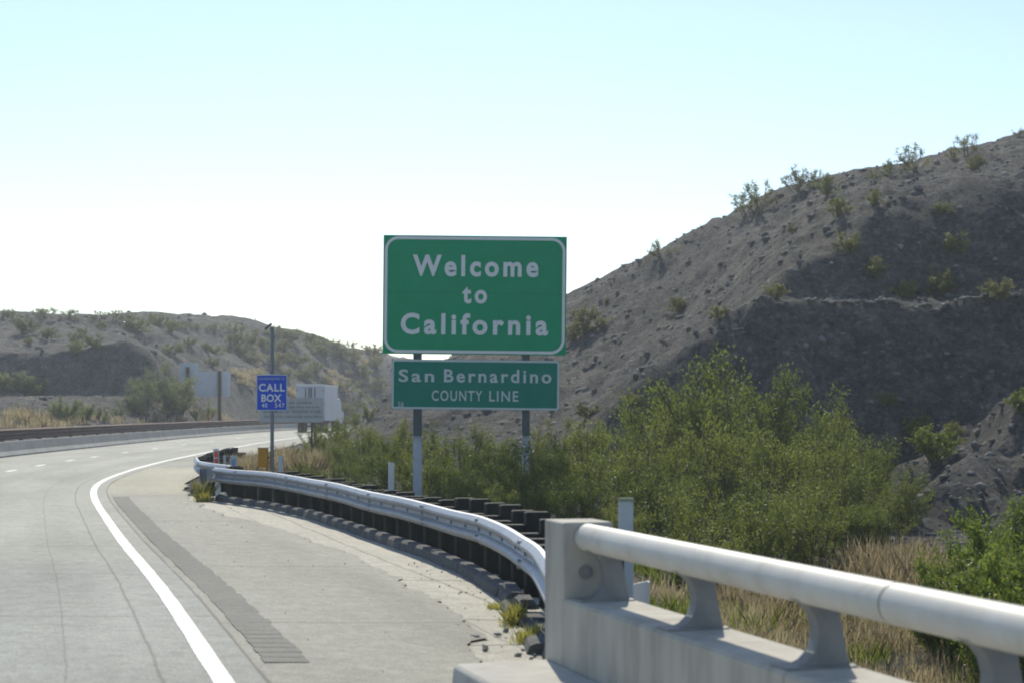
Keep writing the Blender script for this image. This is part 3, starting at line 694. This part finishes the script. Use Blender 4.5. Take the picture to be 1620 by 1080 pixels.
# ------------------------------------------------------------------ white notice sign
DN = 76.0; k = DN / F
nb_ = Vector(((461 - 810) * k, DN, Hs((461 - 810) * k, DN)))
ns = tag(empty('notice_sign', nb_), 'weathered white notice board with four lines of small dark print behind the call box', 'sign')
c = at(461, 648, DN) - nb_
pn = MB().prism(rrect(101 * k, 39 * k, 0.06), lambda p: (p[0], 0, p[1]), lambda p: (p[0], 0.01, p[1])).build('sign_panel', M['sign_white'], ns); pn.location = c
R4 = (461, 648)
lettering(pn, 'DEPARTMENT OF TRANSPORTATION', pc(461, 650.5, R4), 92 * k, 4.6 * k, M['print'], weight=0.006, y=-0.004)
rw = random.Random(3)
for v, u0, u1 in ((636.5, 432, 492), (643.5, 425, 503), (658.5, 418, 508)):       # too blurred to read: rows of word-length strokes
    mb = MB(); u = u0
    while u < u1 - 3:
        wl_ = rw.uniform(6, 17); e = min(u + wl_, u1); q = u
        while q < e:
            lw = rw.uniform(1.0, 1.7); x, z = pc(q + lw / 2, v, R4)
            mb.box((x, -0.003, z), (lw * 0.55 * k, 0.002, rw.uniform(2.6, 4.0) * k)); q += lw + 0.5
        u = e + 2.6
    tag(mb.build('print_line', M['print'], pn), kind='stuff')
for du in (-32, 32):
    MB().box((du * k, 0.07, (c.z + 0.2) / 2 - 0.3), (0.06, 0.06, c.z + 0.8)).build('post', M['timber'], ns)

# ------------------------------------------------------------------ back of signs across the road
DB = 168.0; k = DB / F
bb0 = Vector(((330 - 810) * k, DB, Hs((330 - 810) * k, DB)))
bk = tag(empty('sign_back', bb0), 'grey back of a wide two-panel sign on brown posts across the road', 'sign')
def bpanel(u0, v0, u1, v1, name, dy):
    c = at((u0 + u1) / 2, (v0 + v1) / 2, DB) - bb0
    o = MB().box((c.x, dy, c.z), ((u1 - u0) * k, 0.03, (v1 - v0) * k)).build(name, M['alu'], bk); return o
bpanel(303, 587, 364, 627, 'sign_panel', 0.1)
sp2 = bpanel(283, 573.5, 313, 604.5, 'small_panel', 0.18)
for u, vt in ((297, 580), (347.5, 586)):
    x = (u - 810) * k - bb0.x; z1 = at(0, vt, DB).z - bb0.z; z0 = Hs((u - 810) * k, DB) - bb0.z - 0.4
    MB().box((x, -0.07, (z0 + z1) / 2), (5 * k, 0.25, z1 - z0)).build('post', M['brown_timber'], bk, 0.01, 1)
for v in (593, 606, 620):
    c = at(333, v, DB) - bb0; MB().box((c.x, 0.07, c.z), (58 * k, 0.03, 0.07)).build('brace', M['alu'], bk)

# ------------------------------------------------------------------ truck
DT = 172.0
tr = empty('truck', at(491, 683, DT)); tr.location.z = 0.0; tr.rotation_euler = (0, 0, math.radians(-3))
tag(tr, 'white box trailer truck driving away round the bend', 'truck')
W_, L_t, z0, z1 = 2.6, 8.4, 1.05, 4.2
MB().box((0, L_t / 2, (z0 + z1) / 2), (W_, L_t, z1 - z0)).build('trailer_body', M['truck_white'], tr)
MB().box((0, L_t / 2, z1 + 0.06), (W_ + 0.06, L_t + 0.06, 0.12)).build('roof', M['truck_top'], tr)
MB().prism([(-1.3, z1 - 0.02), (-1.24, z1 + 0.16), (1.24, z1 + 0.16), (1.3, z1 - 0.02)], lambda p: (p[0], -0.06, p[1]), lambda p: (p[0], -0.02, p[1])).build('top_rail', M['truck_top'], tr)
for s in (-1, 1):
    dr = MB().box((s * 0.62, -0.03, (z0 + z1) / 2), (1.2, 0.05, z1 - z0 - 0.2)).build('rear_door', M['truck_white'], tr)
    for dx in (0.12, 0.42):
        MB().tube([(s * dx, -0.075, z0 + 0.15), (s * dx, -0.075, z1 - 0.15)], 0.045, 8).build('lock_rod', M['dark'], dr)
    for dz in (1.4, 2.6, 3.8):
        MB().box((s * 1.2, -0.065, dz), (0.14, 0.03, 0.12)).build('hinge', M['grey_metal'], dr)
    MB().box((s * 1.05, -0.03, 0.92), (0.3, 0.04, 0.12)).build('tail_lamp', M['red'], tr)
MB().box((0, -0.03, 2.6), (0.16, 0.07, 2.9)).build('door_seam', M['grey_metal'], tr)
MB().box((0, 0.1, 0.96), (2.5, 0.14, 0.2)).box((0, 0.05, 0.55), (1.7, 0.1, 0.1)).box((-0.5, .05, .75), (.08, .08, .35)).box((.5, .05, .75), (.08, .08, .35)).build('bumper', M['dark'], tr)
MB().box((0, L_t / 2, 0.95), (0.9, L_t, 0.18)).build('chassis', M['dark'], tr)
for y_ in (0.95, 2.2, 8.6, 9.8, 12.4):
    for s in (-1, 1):
        tw = 0.55 if y_ < 14 else 0.3
        wh = MB().tube([(s * (1.25 - tw), y_, 0.5), (s * 1.25, y_, 0.5)], 0.5, 20).build('wheel', M['dark'], tr, 0.03, 1)
        MB().tube([(s * 1.255, y_, 0.5), (s * 1.27, y_, 0.5)], 0.24, 14).build('rim', M['grey_metal'], wh)
for s in (-1, 1):
    MB().box((s * 0.8, 0.55, 0.62), (0.62, 0.02, 0.75)).build('mud_flap', M['dark'], tr)
MB().prism([(9.2, 0.8), (9.2, 3.0), (9.8, 3.1), (11.2, 2.8), (11.5, 2.0), (13.0, 1.8), (13.2, 0.7)], lambda p: (-1.2, p[0], p[1]), lambda p: (1.2, p[0], p[1])).build('cab', M['truck_white'], tr, 0.05, 2)

# ------------------------------------------------------------------ roadside markers
def marker(u, v_top, D, w_px, label, bits=(), edge=None, lean=0.0):
    k = D / F; x = (u - 810) * k; gz = Hs(x, D); zt = at(u, v_top, D).z
    r = empty('marker_post', (x, D, gz)); tag(r, label, 'marker post'); r.rotation_euler = (0, lean, 0)
    h = zt - gz; w = w_px * k
    MB().prism([(-w / 2, 0.0), (-w / 2 + 0.01, -0.016), (0, -0.022), (w / 2 - 0.01, -0.016), (w / 2, 0.0), (0, -0.008)], lambda p: (p[0], p[1], -0.25), lambda p: (p[0], p[1], h)).build('paddle', M['marker_white'], r)
    for (z0, z1, m_, wf) in bits:
        MB().box((0, -0.026, h * (z0 + z1) / 2), (w * wf, 0.004, h * (z1 - z0))).build('reflector', m_, r)
    if edge is not None:
        MB().box((0, -0.012, h + 0.012), (w, 0.03, 0.03)).build('cap', edge, r)
    return r
marker(990, 792, 15.7, 24, 'white paddle marker post with olive cap behind the tube rail', edge=M['marker_green'])
marker(618, 731, 29.5, 9.5, 'white marker post behind the guardrail beside the green sign', lean=0.01)
marker(444.5, 720, 42.5, 8, 'short white marker post beside the call box pole', lean=-0.015)
marker(345.5, 709, 42.5, 9, 'slim marker post with orange reflective squares at the guardrail bend', bits=[(0.83, 0.95, M['orange'], 0.7), (0.69, 0.80, M['orange'], 0.7)], lean=-0.05)
marker(355.5, 719, 49.0, 4.5, 'thin bare white stake next to the orange striped marker')
marker(369.5, 720, 47.5, 11.5, 'low white marker with a pale blue reflector by the dry grass', bits=[(0.55, 0.9, M['lightblue'], 0.55)])
# sheet metal stub behind the end block
x = (1003 - 810) * 16.0 / F
st = empty('metal_stub', (x, 16.0, Hs(x, 16.0))); tag(st, 'short grey metal channel with a slanted top behind the concrete end block', 'metal post')
z1 = at(0, 918, 16.0).z - st.location.z; z2 = at(0, 928, 16).z - st.location.z
MB().add([(-.12, 0, -.2), (.12, 0, -.2), (.12, 0, z1), (-.12, 0, z2), (-.12, .02, -.2), (.12, .02, -.2), (.12, .02, z1), (-.12, .02, z2)],
         [(0, 1, 2, 3), (7, 6, 5, 4), (0, 4, 5, 1), (1, 5, 6, 2), (2, 6, 7, 3), (3, 7, 4, 0)]).build('plate', M['alu'], st)
MB().box((.125, .06, (z1 - .2) / 2), (.012, .14, z1 + .18)).build('flange', M['alu'], st)

# ------------------------------------------------------------------ vegetation
def tri_mesh(name, V, nper):
    """V: (n, nper, 3) separate polygons"""
    n = len(V); me = bpy.data.meshes.new(name); me.vertices.add(n * nper); me.vertices.foreach_set('co', V.reshape(-1).astype(np.float32))
    me.loops.add(n * nper); me.loops.foreach_set('vertex_index', np.arange(n * nper, dtype=np.int32))
    me.polygons.add(n); me.polygons.foreach_set('loop_start', np.arange(0, n * nper, nper, dtype=np.int32))
    me.update(calc_edges=True); return me
def leaves(P, D, size, rng, asp=0.45):
    """diamond leaves at P, roughly along D"""
    n = len(P); r = rng.normal(size=(n, 3)); a = D + 0.9 * r; a /= np.linalg.norm(a, axis=1)[:, None]
    b = np.cross(a, rng.normal(size=(n, 3))); b /= np.linalg.norm(b, axis=1)[:, None] + 1e-9
    s = size * rng.uniform(0.6, 1.4, n)[:, None]
    return np.stack([P - a * s * 0.5, P + b * s * asp * 0.5, P + a * s * 0.5, P - b * s * asp * 0.5], 1)
def make_bush(seed, stems=14, tw=9, lpt=55, leaf=0.030, spread=0.55, low=0.25, up=0.35):
    """unit-height shrub: splayed stems, twigs and leaves in clumps"""
    rng = np.random.default_rng(seed); br_ = MB(); LP = []; LD = []
    for i in range(stems):
        az = rng.uniform(0, 2 * np.pi); tilt = rng.uniform(0.05, 1.0) ** 0.8 * spread * 1.5
        ln = rng.uniform(0.62, 1.05) * (1 - 0.25 * tilt / (spread * 1.5))
        d0 = np.array([math.cos(az) * math.sin(tilt), math.sin(az) * math.sin(tilt), math.cos(tilt)])
        p = np.array([rng.normal() * 0.05, rng.normal() * 0.05, -0.03]); pts = [p.copy()]; d = d0.copy(); ns_ = 6
        for j in range(ns_):
            d = d + rng.normal(size=3) * 0.13 + np.array([0, 0, 0.06]); d /= np.linalg.norm(d); p = p + d * ln / ns_; pts.append(p.copy())
        br_.tube(pts, [0.012 * (1 - 0.8 * j / ns_) for j in range(ns_ + 1)], 4, False)
        for q in range(tw):
            f = low + (1 - low) * rng.random() ** 0.7; a = f * ns_; j = min(int(a), ns_ - 1); b0 = pts[j] + (pts[j + 1] - pts[j]) * (a - j)
            td = d0 * 0.7 + rng.normal(size=3) * 0.55 + np.array([0, 0, up]); td /= np.linalg.norm(td); tl = rng.uniform(0.10, 0.24)
            e = b0 + td * tl
            br_.tube([b0, (b0 + e) / 2 + rng.normal(size=3) * 0.01, e], [0.004, 0.003, 0.0015], 3, False)
            m_ = int(lpt * rng.uniform(0.5, 1.5)); t = rng.random(m_) ** 0.6
            P = b0 + (e - b0) * t[:, None] + rng.normal(size=(m_, 3)) * 0.026 * (0.6 + t[:, None] * 0.7)
            LP.append(P); LD.append(np.repeat(td[None], m_, 0))
    P = np.concatenate(LP); D = np.concatenate(LD); keep = P[:, 2] > 0.01
    fol = tri_mesh('foliage', leaves(P[keep], D[keep], leaf, rng), 4)
    # normalise to unit height
    zmax = np.percentile(P[:, 2], 99.5)
    return fol, br_.mesh('branches'), 1.0 / zmax
VAR = {}
VAR['thick'] = [make_bush(100 + i, 15 + i % 3, 10, 44, 0.026, 0.46, 0.10, up=0.7) for i in range(7)]
VAR['green'] = [make_bush(150 + i, 16, 12, 60, 0.034, 0.60, 0.08) for i in range(3)]
VAR['shrub'] = [make_bush(200 + i, 13, 8, 34, 0.055, 0.75, 0.15) for i in range(5)]
VAR['sparse'] = [make_bush(300 + i, 11, 7, 20, 0.050, 0.62, 0.35) for i in range(4)]
VAR['pale'] = [make_bush(400 + i, 18, 12, 40, 0.036, 0.70, 0.10) for i in range(3)]
_used = set()
def bush(kind, mat, pos, h, wid, label, group=None, name='creosote_bush', cat='bush'):
    rv = random.Random(int(pos[0] * 997 + pos[1] * 131)); i = rv.randrange(len(VAR[kind])); fol, bra, s = VAR[kind][i]
    key = (kind, i, mat)
    if key not in _used:
        f2 = fol.copy(); f2.materials.clear(); f2.materials.append(M[mat]); b2 = bra.copy(); b2.materials.clear(); b2.materials.append(M['bark'])
        _used.add(key); bush.cache[key] = (f2, b2)
    f2, b2 = bush.cache[key]
    r = empty(name, pos, rv.uniform(0, 6.28)); tag(r, label, cat, group)
    r.scale = (wid * s * h, wid * s * h, h * s)
    for nm, me in (('branches', b2), ('foliage', f2)):
        o = bpy.data.objects.new(nm, me); COL.objects.link(o); o.parent = r
    return r
bush.cache = {}

thick = [(470, 700, 66), (515, 688, 70), (548, 684, 66), (585, 680, 62), (612, 690, 58), (655, 690, 55), (545, 672, 88), (562, 650, 96), (583, 655, 90), (500, 672, 78), (532, 662, 84), (562, 662, 76), (600, 672, 66), (575, 695, 57), (522, 702, 62), (640, 664, 62), (690, 668, 58), (725, 682, 54), (762, 672, 58),
         (802, 694, 52), (838, 690, 42.3), (820, 700, 41.5), (855, 702, 42.0), (705, 722, 47), (762, 722, 47), (625, 716, 50), (852, 692, 54), (882, 660, 58), (922, 664, 55), (962, 690, 50), (900, 722, 46), (842, 742, 40), (905, 755, 37),
         (540, 725, 52), (480, 722, 52), (560, 735, 48), (500, 738, 48), (660, 735, 49), (745, 750, 40), (790, 765, 37),
         (1002, 652, 53), (1040, 655, 50), (1062, 606, 56), (1122, 560, 55), (1175, 582, 56), (1232, 592, 57), (1338, 618, 56), (1292, 650, 53), (1388, 690, 53), (1402, 728, 49), (1150, 660, 50),
         (1230, 680, 48), (1085, 705, 46), (1010, 740, 42), (1330, 735, 47), (1175, 745, 42), (1270, 770, 41), (945, 775, 37), (1060, 780, 36), (1400, 770, 45), (1120, 800, 34), (1350, 800, 41), (980, 800, 33), (1200, 790, 37), (1290, 798, 38), (1380, 795, 41), (1105, 765, 39), (1428, 748, 48), (1240, 740, 44), (1310, 690, 50), (870, 705, 48), (930, 715, 46), (1190, 640, 54)]
def thicket_label(u, D, hh):
    if u < 610 and D > 60: return 'olive green bush at the foot of the slope beside the departing truck', 'bushes beside the truck'
    if u < 700: return 'olive green bush between the call box and the welcome sign post', 'bushes between call box and welcome sign'
    if hh > 3.4: return 'tall upright olive green bush standing against the dark cut face', 'tall bushes against the dark cut face'
    if D < 43: return 'low olive green bush close behind the guardrail and end block', 'low bushes close behind the rail'
    if u < 900: return 'olive green bush behind the welcome sign posts', 'bushes behind the welcome sign posts'
    return 'mid-height olive green bush filling the thicket below the right hill', 'bushes filling the thicket'
for i, (u, vt, D) in enumerate(thick):
    x = (u - 810) * D / F; gz = Hs(x, D); zt = at(u, vt, D).z; hh = max(zt - gz, 0.7)
    bush('thick', 'leaf_thick', (x, D, gz - 0.03), hh, 0.85 if hh > 2.2 else 1.1, *thicket_label(u, D, hh))
for (u, vt, D) in [(1600, 785, 33), (1550, 845, 29), (1635, 812, 27), (1500, 880, 27), (1575, 880, 25), (1650, 850, 24)]:
    x = (u - 810) * D / F; gz = Hs(x, D); zt = at(u, vt, D).z
    bush('green', 'leaf_green', (x, D, gz - 0.03), max(zt - gz, 0.6), 0.9, 'bright green bush beyond the tube rail beside dry grass', 'bright green bushes beyond the tube rail')
# shrubs on the right-hand hill: (u, v at foot, height px, kind, material, width)
for (u, v, hp, kd, mt) in [(1045, 405, 30, 'sparse', 'leaf_dry'), (1200, 333, 48, 'sparse', 'leaf_dry'), (1180, 338, 34, 'sparse', 'leaf_dry'), (1262, 300, 44, 'sparse', 'leaf_dry'), (1285, 295, 30, 'sparse', 'leaf_dry'),
                           (1412, 280, 32, 'sparse', 'leaf_dry'), (1450, 268, 44, 'sparse', 'leaf_dry'), (1530, 245, 36, 'sparse', 'leaf_dry'), (1508, 250, 22, 'sparse', 'leaf_dry'), (1612, 214, 16, 'sparse', 'leaf_dry'), (1385, 285, 22, 'sparse', 'leaf_dry')]:
    p = hit(u, v + 3, 40, 160); h = hp * p.y / F
    bush(kd, mt, p - Vector((0, 0, 0.05)), h, 1.25, 'thin twiggy shrub standing against the sky on the right hill crest', 'shrubs on the crest of the right hill', 'hill_shrub', 'shrub')
for (u, v, hp, kd, mt) in [(1310, 310, 36, 'shrub', 'leaf_dry'), (1325, 342, 34, 'shrub', 'leaf_dry'), (1385, 325, 26, 'shrub', 'leaf_dry'), (1340, 400, 34, 'shrub', 'leaf_dry'), (1385, 440, 34, 'shrub', 'leaf_dry'), (1515, 402, 34, 'shrub', 'leaf_dry'),
                           (1487, 470, 52, 'shrub', 'leaf_dry'), (1440, 474, 30, 'shrub', 'leaf_dry'), (1580, 474, 34, 'shrub', 'leaf_dry'), (1230, 474, 26, 'shrub', 'leaf_dry'), (1545, 268, 22, 'shrub', 'leaf_dry'), (1255, 368, 14, 'shrub', 'leaf_dry'),
                           (1075, 492, 24, 'shrub', 'leaf_dry'), (1140, 504, 22, 'shrub', 'leaf_dry'), (925, 527, 46, 'shrub', 'leaf_dry'), (905, 540, 30, 'shrub', 'leaf_dry'), (930, 660, 30, 'shrub', 'leaf_dry'), (1005, 640, 20, 'shrub', 'leaf_dry'), (960, 480, 10, 'shrub', 'leaf_dry'), (1490, 340, 20, 'shrub', 'leaf_dry')]:
    p = hit(u, v, 40, 160); h = hp * p.y / F
    bush(kd, mt, p - Vector((0, 0, 0.05)), h, 1.3, *(('rounded dull green shrub on the pale bench ledge of the right hill', 'shrubs on the bench ledge') if 465 < v < 476 and u > 1200 else ('dull green shrub on the dark upper cut face of the right hill', 'shrubs on the upper cut face') if v > 320 and u > 1330 else ('dull green shrub near the top of the right hill below its crest', 'shrubs below the right crest') if v < 380 else ('dull green shrub on the sunlit gravel slope beside the welcome sign', 'shrubs on the sunlit slope')), 'hill_shrub', 'shrub')
for (u, v, hp) in [(1445, 690, 42), (1478, 730, 58), (1505, 690, 26), (1620, 655, 44), (1405, 640, 22)]:
    p = hit(u, v, 36, 90); h = hp * p.y / F
    bush('shrub', 'leaf_thick', p - Vector((0, 0, 0.05)), h, 1.2, 'dark green shrub on the rocky spur at the foot of the right hill', 'shrubs on the rocky spur', 'hill_shrub', 'shrub')
# left-hand hill
for (u, v, hp, w_) in [(232, 640, 56, 1.0), (262, 648, 72, 1.0), (285, 655, 44, 1.1), (215, 652, 40, 1.1)]:
    p = hit(u, v, 110, 300); h = hp * p.y / F
    bush('pale', 'leaf_pale', p - Vector((0, 0, 0.05)), h, w_, 'tall pale green bush beside the grey sign back across the road', 'pale bushes beside the sign back', 'desert_bush', 'bush')
for (u, v, hp, w_) in [(100, 668, 40, 1.0), (132, 668, 32, 1.1), (160, 665, 24, 1.2), (35, 618, 30, 1.5), (60, 622, 24, 1.5), (10, 615, 30, 1.4), (190, 660, 22, 1.2), (330, 660, 26, 1.2), (310, 664, 24, 1.2)]:
    p = hit(u, v, 110, 300); h = hp * p.y / F
    bush('pale', 'leaf_pale', p - Vector((0, 0, 0.05)), h, w_, 'grey green bush on the bank above the brown rail', 'bushes above the brown rail', 'desert_bush', 'bush')
rl_ = random.Random(21)
spots = [(u, None) for u in range(8, 620, 17)]
for (u, _) in spots:                                                   # along the skyline
    ridge = float(np.interp(u, [0, 200, 330, 450, 520, 610], [499, 507, 521, 529, 546, 563])); u2 = u + rl_.uniform(-7, 7)
    p = hit(u2, ridge + rl_.uniform(2, 5), 150, 320); h = rl_.uniform(7, 19) * p.y / F
    bush('sparse', 'leaf_dry', p - Vector((0, 0, 0.05)), h, rl_.uniform(1.2, 1.9), 'small dry shrub on the crest of the left hill', 'shrubs on the crest of the left hill', 'hill_shrub', 'shrub')
for (u, v) in [(300, 548), (325, 552), (340, 560), (370, 548), (395, 545), (420, 552), (335, 580), (385, 562), (450, 556), (470, 575), (500, 560), (490, 540), (430, 535), (460, 540), (505, 548), (515, 565), (540, 565), (560, 575), (595, 580), (575, 598),
               (500, 590), (480, 600), (515, 610), (545, 620), (570, 630), (40, 528), (75, 535), (130, 530), (160, 520), (215, 525), (120, 560), (150, 552), (270, 525), (250, 515), (45, 545), (590, 560), (440, 580), (455, 600), (400, 575), (560, 650), (590, 640), (545, 655), (600, 620), (120, 545), (275, 560)]:
    p = hit(u, v, 120, 320); h = rl_.uniform(13, 26) * p.y / F
    bush('shrub', 'leaf_dry', p - Vector((0, 0, 0.05)), h, rl_.uniform(1.2, 1.7), 'low olive shrub on the slope of the left hill', 'shrubs on the left hill slope', 'hill_shrub', 'shrub')

# grass and weeds (uncountable)
def grass(name, clumps, mat, label, cat, blades=130):
    V = []
    rng = np.random.default_rng(len(clumps) + 5)
    for (x, y, z, h, r) in clumps:
        n = blades; b = np.stack([x + rng.normal(size=n) * r * 0.5, y + rng.normal(size=n) * r * 0.5, np.full(n, z - 0.02)], -1)
        a = rng.uniform(0, 2 * np.pi, n); ln = rng.uniform(0.0, 1.0, n) ** 1.6
        hh = h * rng.uniform(0.25, 1.15, n)
        tip = b + np.stack([np.cos(a) * ln * h * 0.7, np.sin(a) * ln * h * 0.7, hh], -1)
        mid = (b + tip) / 2 + np.stack([np.zeros(n), np.zeros(n), hh * 0.12], -1)
        w = (0.006 + 0.007 * rng.random(n))[:, None] * np.maximum(1.0, y / 28); sd = np.stack([-np.sin(a), np.cos(a), np.zeros(n)], -1)
        V.append(np.stack([b - sd * w * 0.5, b + sd * w * 0.5, mid + sd * w * 0.4, tip, mid - sd * w * 0.4], 1))
    me = tri_mesh(name, np.concatenate(V), 5)
    return tag(link(name, me, M[mat]), label, cat, None, 'stuff')
rg = random.Random(9); cl = []
def patch(n, u0, u1, D0, D1, h0, h1, r=0.25):
    for _ in range(n):
        D = rg.uniform(D0, D1); x = (rg.uniform(u0, u1) - 810) * D / F; cl.append((x, D, Hs(x, D), rg.uniform(h0, h1), r))
patch(120, 1250, 1560, 27, 38, 0.12, 0.42, 0.7); patch(45, 1370, 1480, 32, 40, 0.3, 0.75, 0.6); patch(80, 1150, 1640, 14, 26, 0.06, 0.25, 0.5); patch(20, 1450, 1640, 17, 24, 0.2, 0.4, 0.5)
patch(50, 1130, 1250, 26, 33, 0.3, 0.6); patch(45, 440, 500, 55, 66, 0.3, 0.9); patch(55, 368, 415, 50, 58, 0.4, 0.75); patch(45, 1000, 1200, 15, 26, 0.06, 0.22, 0.6); patch(40, 1180, 1640, 22, 34, 0.1, 0.35, 0.6)
grass('dry_grass', cl, 'straw', 'straw coloured dry grass around the bushes behind the rails', 'grass')
cl = []
for u0, u1, v0, v1, n in [(0, 110, 648, 680, 40), (110, 420, 652, 674, 26), (365, 410, 588, 612, 25), (520, 600, 590, 620, 25), (555, 600, 562, 580, 12), (440, 475, 608, 640, 12)]:
    for _ in range(n):
        p = hit(rg.uniform(u0, u1), rg.uniform(v0, v1), 90, 320); cl.append((p.x, p.y, p.z, rg.uniform(0.35, 0.8), 0.6))
grass('dry_grass', cl, 'straw', 'golden dry grass tufts over the bank and left hill', 'grass', 45)
cl = []
for u, D, h, n in [(815, 17.2, 0.2, 5), (787, 18.4, 0.10, 4), (832, 15.8, 0.16, 4), (845, 16.2, 0.12, 4), (800, 16.8, 0.06, 2), (326, 40.6, 0.42, 6), (319, 40.2, 0.22, 4)]:
    for _ in range(n):
        x = (u - 810 + rg.uniform(-9, 9)) * D / F; cl.append((x, D + rg.uniform(-.12, .12), -0.02, h * rg.uniform(.6, 1.2), 0.08))
cl2, cl = cl, []
patch(70, 1180, 1640, 20, 36, 0.15, 0.45, 0.5); patch(25, 1000, 1180, 16, 30, 0.1, 0.4, 0.4)
grass('green_weeds', cl, 'leaf_green', 'low green weeds growing among the dry grass beyond the tube rail', 'weeds', 70)
cl = cl2
grass('roadside_weeds', cl, 'weed', 'yellow green weeds in the broken edge under the guardrail', 'weeds', 40)

# stones
def stones(name, pts, mat, label, cat='stones'):
    bm = bmesh.new(); bmesh.ops.create_icosphere(bm, subdivisions=1, radius=1.0)
    bv = np.array([v.co[:] for v in bm.verts]); bf = np.array([[v.index for v in f.verts] for f in bm.faces]); bm.free()
    rng = np.random.default_rng(len(pts)); V = []; 
    n = len(pts); P = np.array(pts)
    q = bv[None] * rng.uniform(0.55, 1.3, (n, len(bv), 1))
    a = rng.uniform(0, 6.28, n); c, s = np.cos(a), np.sin(a)
    q = q * np.stack([rng.uniform(0.7, 1.3, n), rng.uniform(0.7, 1.3, n), rng.uniform(0.45, 0.9, n)], -1)[:, None]
    q = np.stack([q[..., 0] * c[:, None] - q[..., 1] * s[:, None], q[..., 0] * s[:, None] + q[..., 1] * c[:, None], q[..., 2]], -1)
    co = (q * P[:, 3][:, None, None] + P[:, None, :3]).reshape(-1, 3)
    fc = (bf[None] + (np.arange(n) * len(bv))[:, None, None]).reshape(-1)
    me = bpy.data.meshes.new(name); me.vertices.add(len(co)); me.vertices.foreach_set('co', co.ravel().astype(np.float32))
    me.loops.add(len(fc)); me.loops.foreach_set('vertex_index', fc.astype(np.int32))
    me.polygons.add(len(fc) // 3); me.polygons.foreach_set('loop_start', np.arange(0, len(fc), 3, dtype=np.int32)); me.update(calc_edges=True)
    return tag(link(name, me, M[mat]), label, cat, None, 'stuff')
rs = np.random.default_rng(77)
def scatter(n, x0, x1, y0, y1, s0, s1, cond=None):
    x = rs.uniform(x0, x1, n); y = rs.uniform(y0, y1, n); z = H(x, y); s = s0 + (s1 - s0) * rs.random(n) ** 5
    ok = (x - E(y) > 4.2) | (x - E(y) < -10)
    if cond is not None: ok &= cond(x, y, z)
    return list(zip(x[ok], y[ok], z[ok] - s[ok] * 0.12, s[ok]))
S1 = scatter(9000, -12, 34, 58, 112, 0.03, 0.22) + scatter(2500, 4, 18, 42, 62, 0.025, 0.20) + scatter(3500, -75, -10, 120, 270, 0.06, 0.4)
S1 += scatter(2200, 2.0, 14, 12, 36, 0.012, 0.10)
stones('loose_stones', S1, 'rock', 'grey stones scattered over the hillsides')
S2 = scatter(2200, -10, 30, 60, 108, 0.025, 0.2) + scatter(220, 6, 17, 42, 60, 0.03, 0.2)
for _ in range(900):                                                   # pale stones put along the bench lip to imitate its sunlit edge
    x = rs.uniform(8.5, 30); yy = np.arange(66, 71.5, 0.05); zz = H(np.full(len(yy), x), yy); i = int(np.argmax(np.diff(zz) < 0.022 * 1)); 
    if 5.2 < zz[i] < 6.5: S2.append((x, yy[i] + rs.normal() * 0.12, zz[i] + 0.01, rs.uniform(0.02, 0.10)))
stones('pale_stones', S2, 'pale_rock', 'pale buff stones dotted over the right hill, with a row imitating the sunlit ledge')
S3 = []
for _ in range(150):
    y = rs.uniform(13.6, 24); t = rs.normal() * 0.28; x = float(np.interp(y, RY, RX)) - 0.15 + t
    S3.append((x, y, -0.01, rs.uniform(0.005, 0.035 if y < 17 else 0.016)))
for _ in range(70):
    y = rs.uniform(13.5, 40); x = float(E(y)) + rs.uniform(0.9, 3.2); S3.append((x, y, 0.002, rs.uniform(0.004, 0.011)))
stones('roadside_gravel', S3, 'pale_rock', 'broken asphalt crumbs and gravel along the shoulder edge', 'gravel')

# ------------------------------------------------------------------ thin haze added to lift shaded tones like veiling glare
hm, HN, HL, HB = nmat('shade_lift_haze'); HN.remove(HB)
pv = HN.new('ShaderNodeVolumePrincipled'); pv.inputs['Color'].default_value = (0.90, 0.95, 1.0, 1); pv.inputs['Density'].default_value = 0.0005
pv.inputs['Anisotropy'].default_value = 0.5
HL.new(pv.outputs[0], HN['Material Output'].inputs['Volume'])
zlo, zhi = float(GZ.min()) - 1.0, float(GZ.max()) + 6.0
hz = MB().box((0, 2000, (zlo + zhi) / 2), (6040, 8040, zhi - zlo)).build('haze', hm)
tag(hz, 'thin pale haze added to lift shaded tones like veiling glare', 'haze', None, 'stuff')
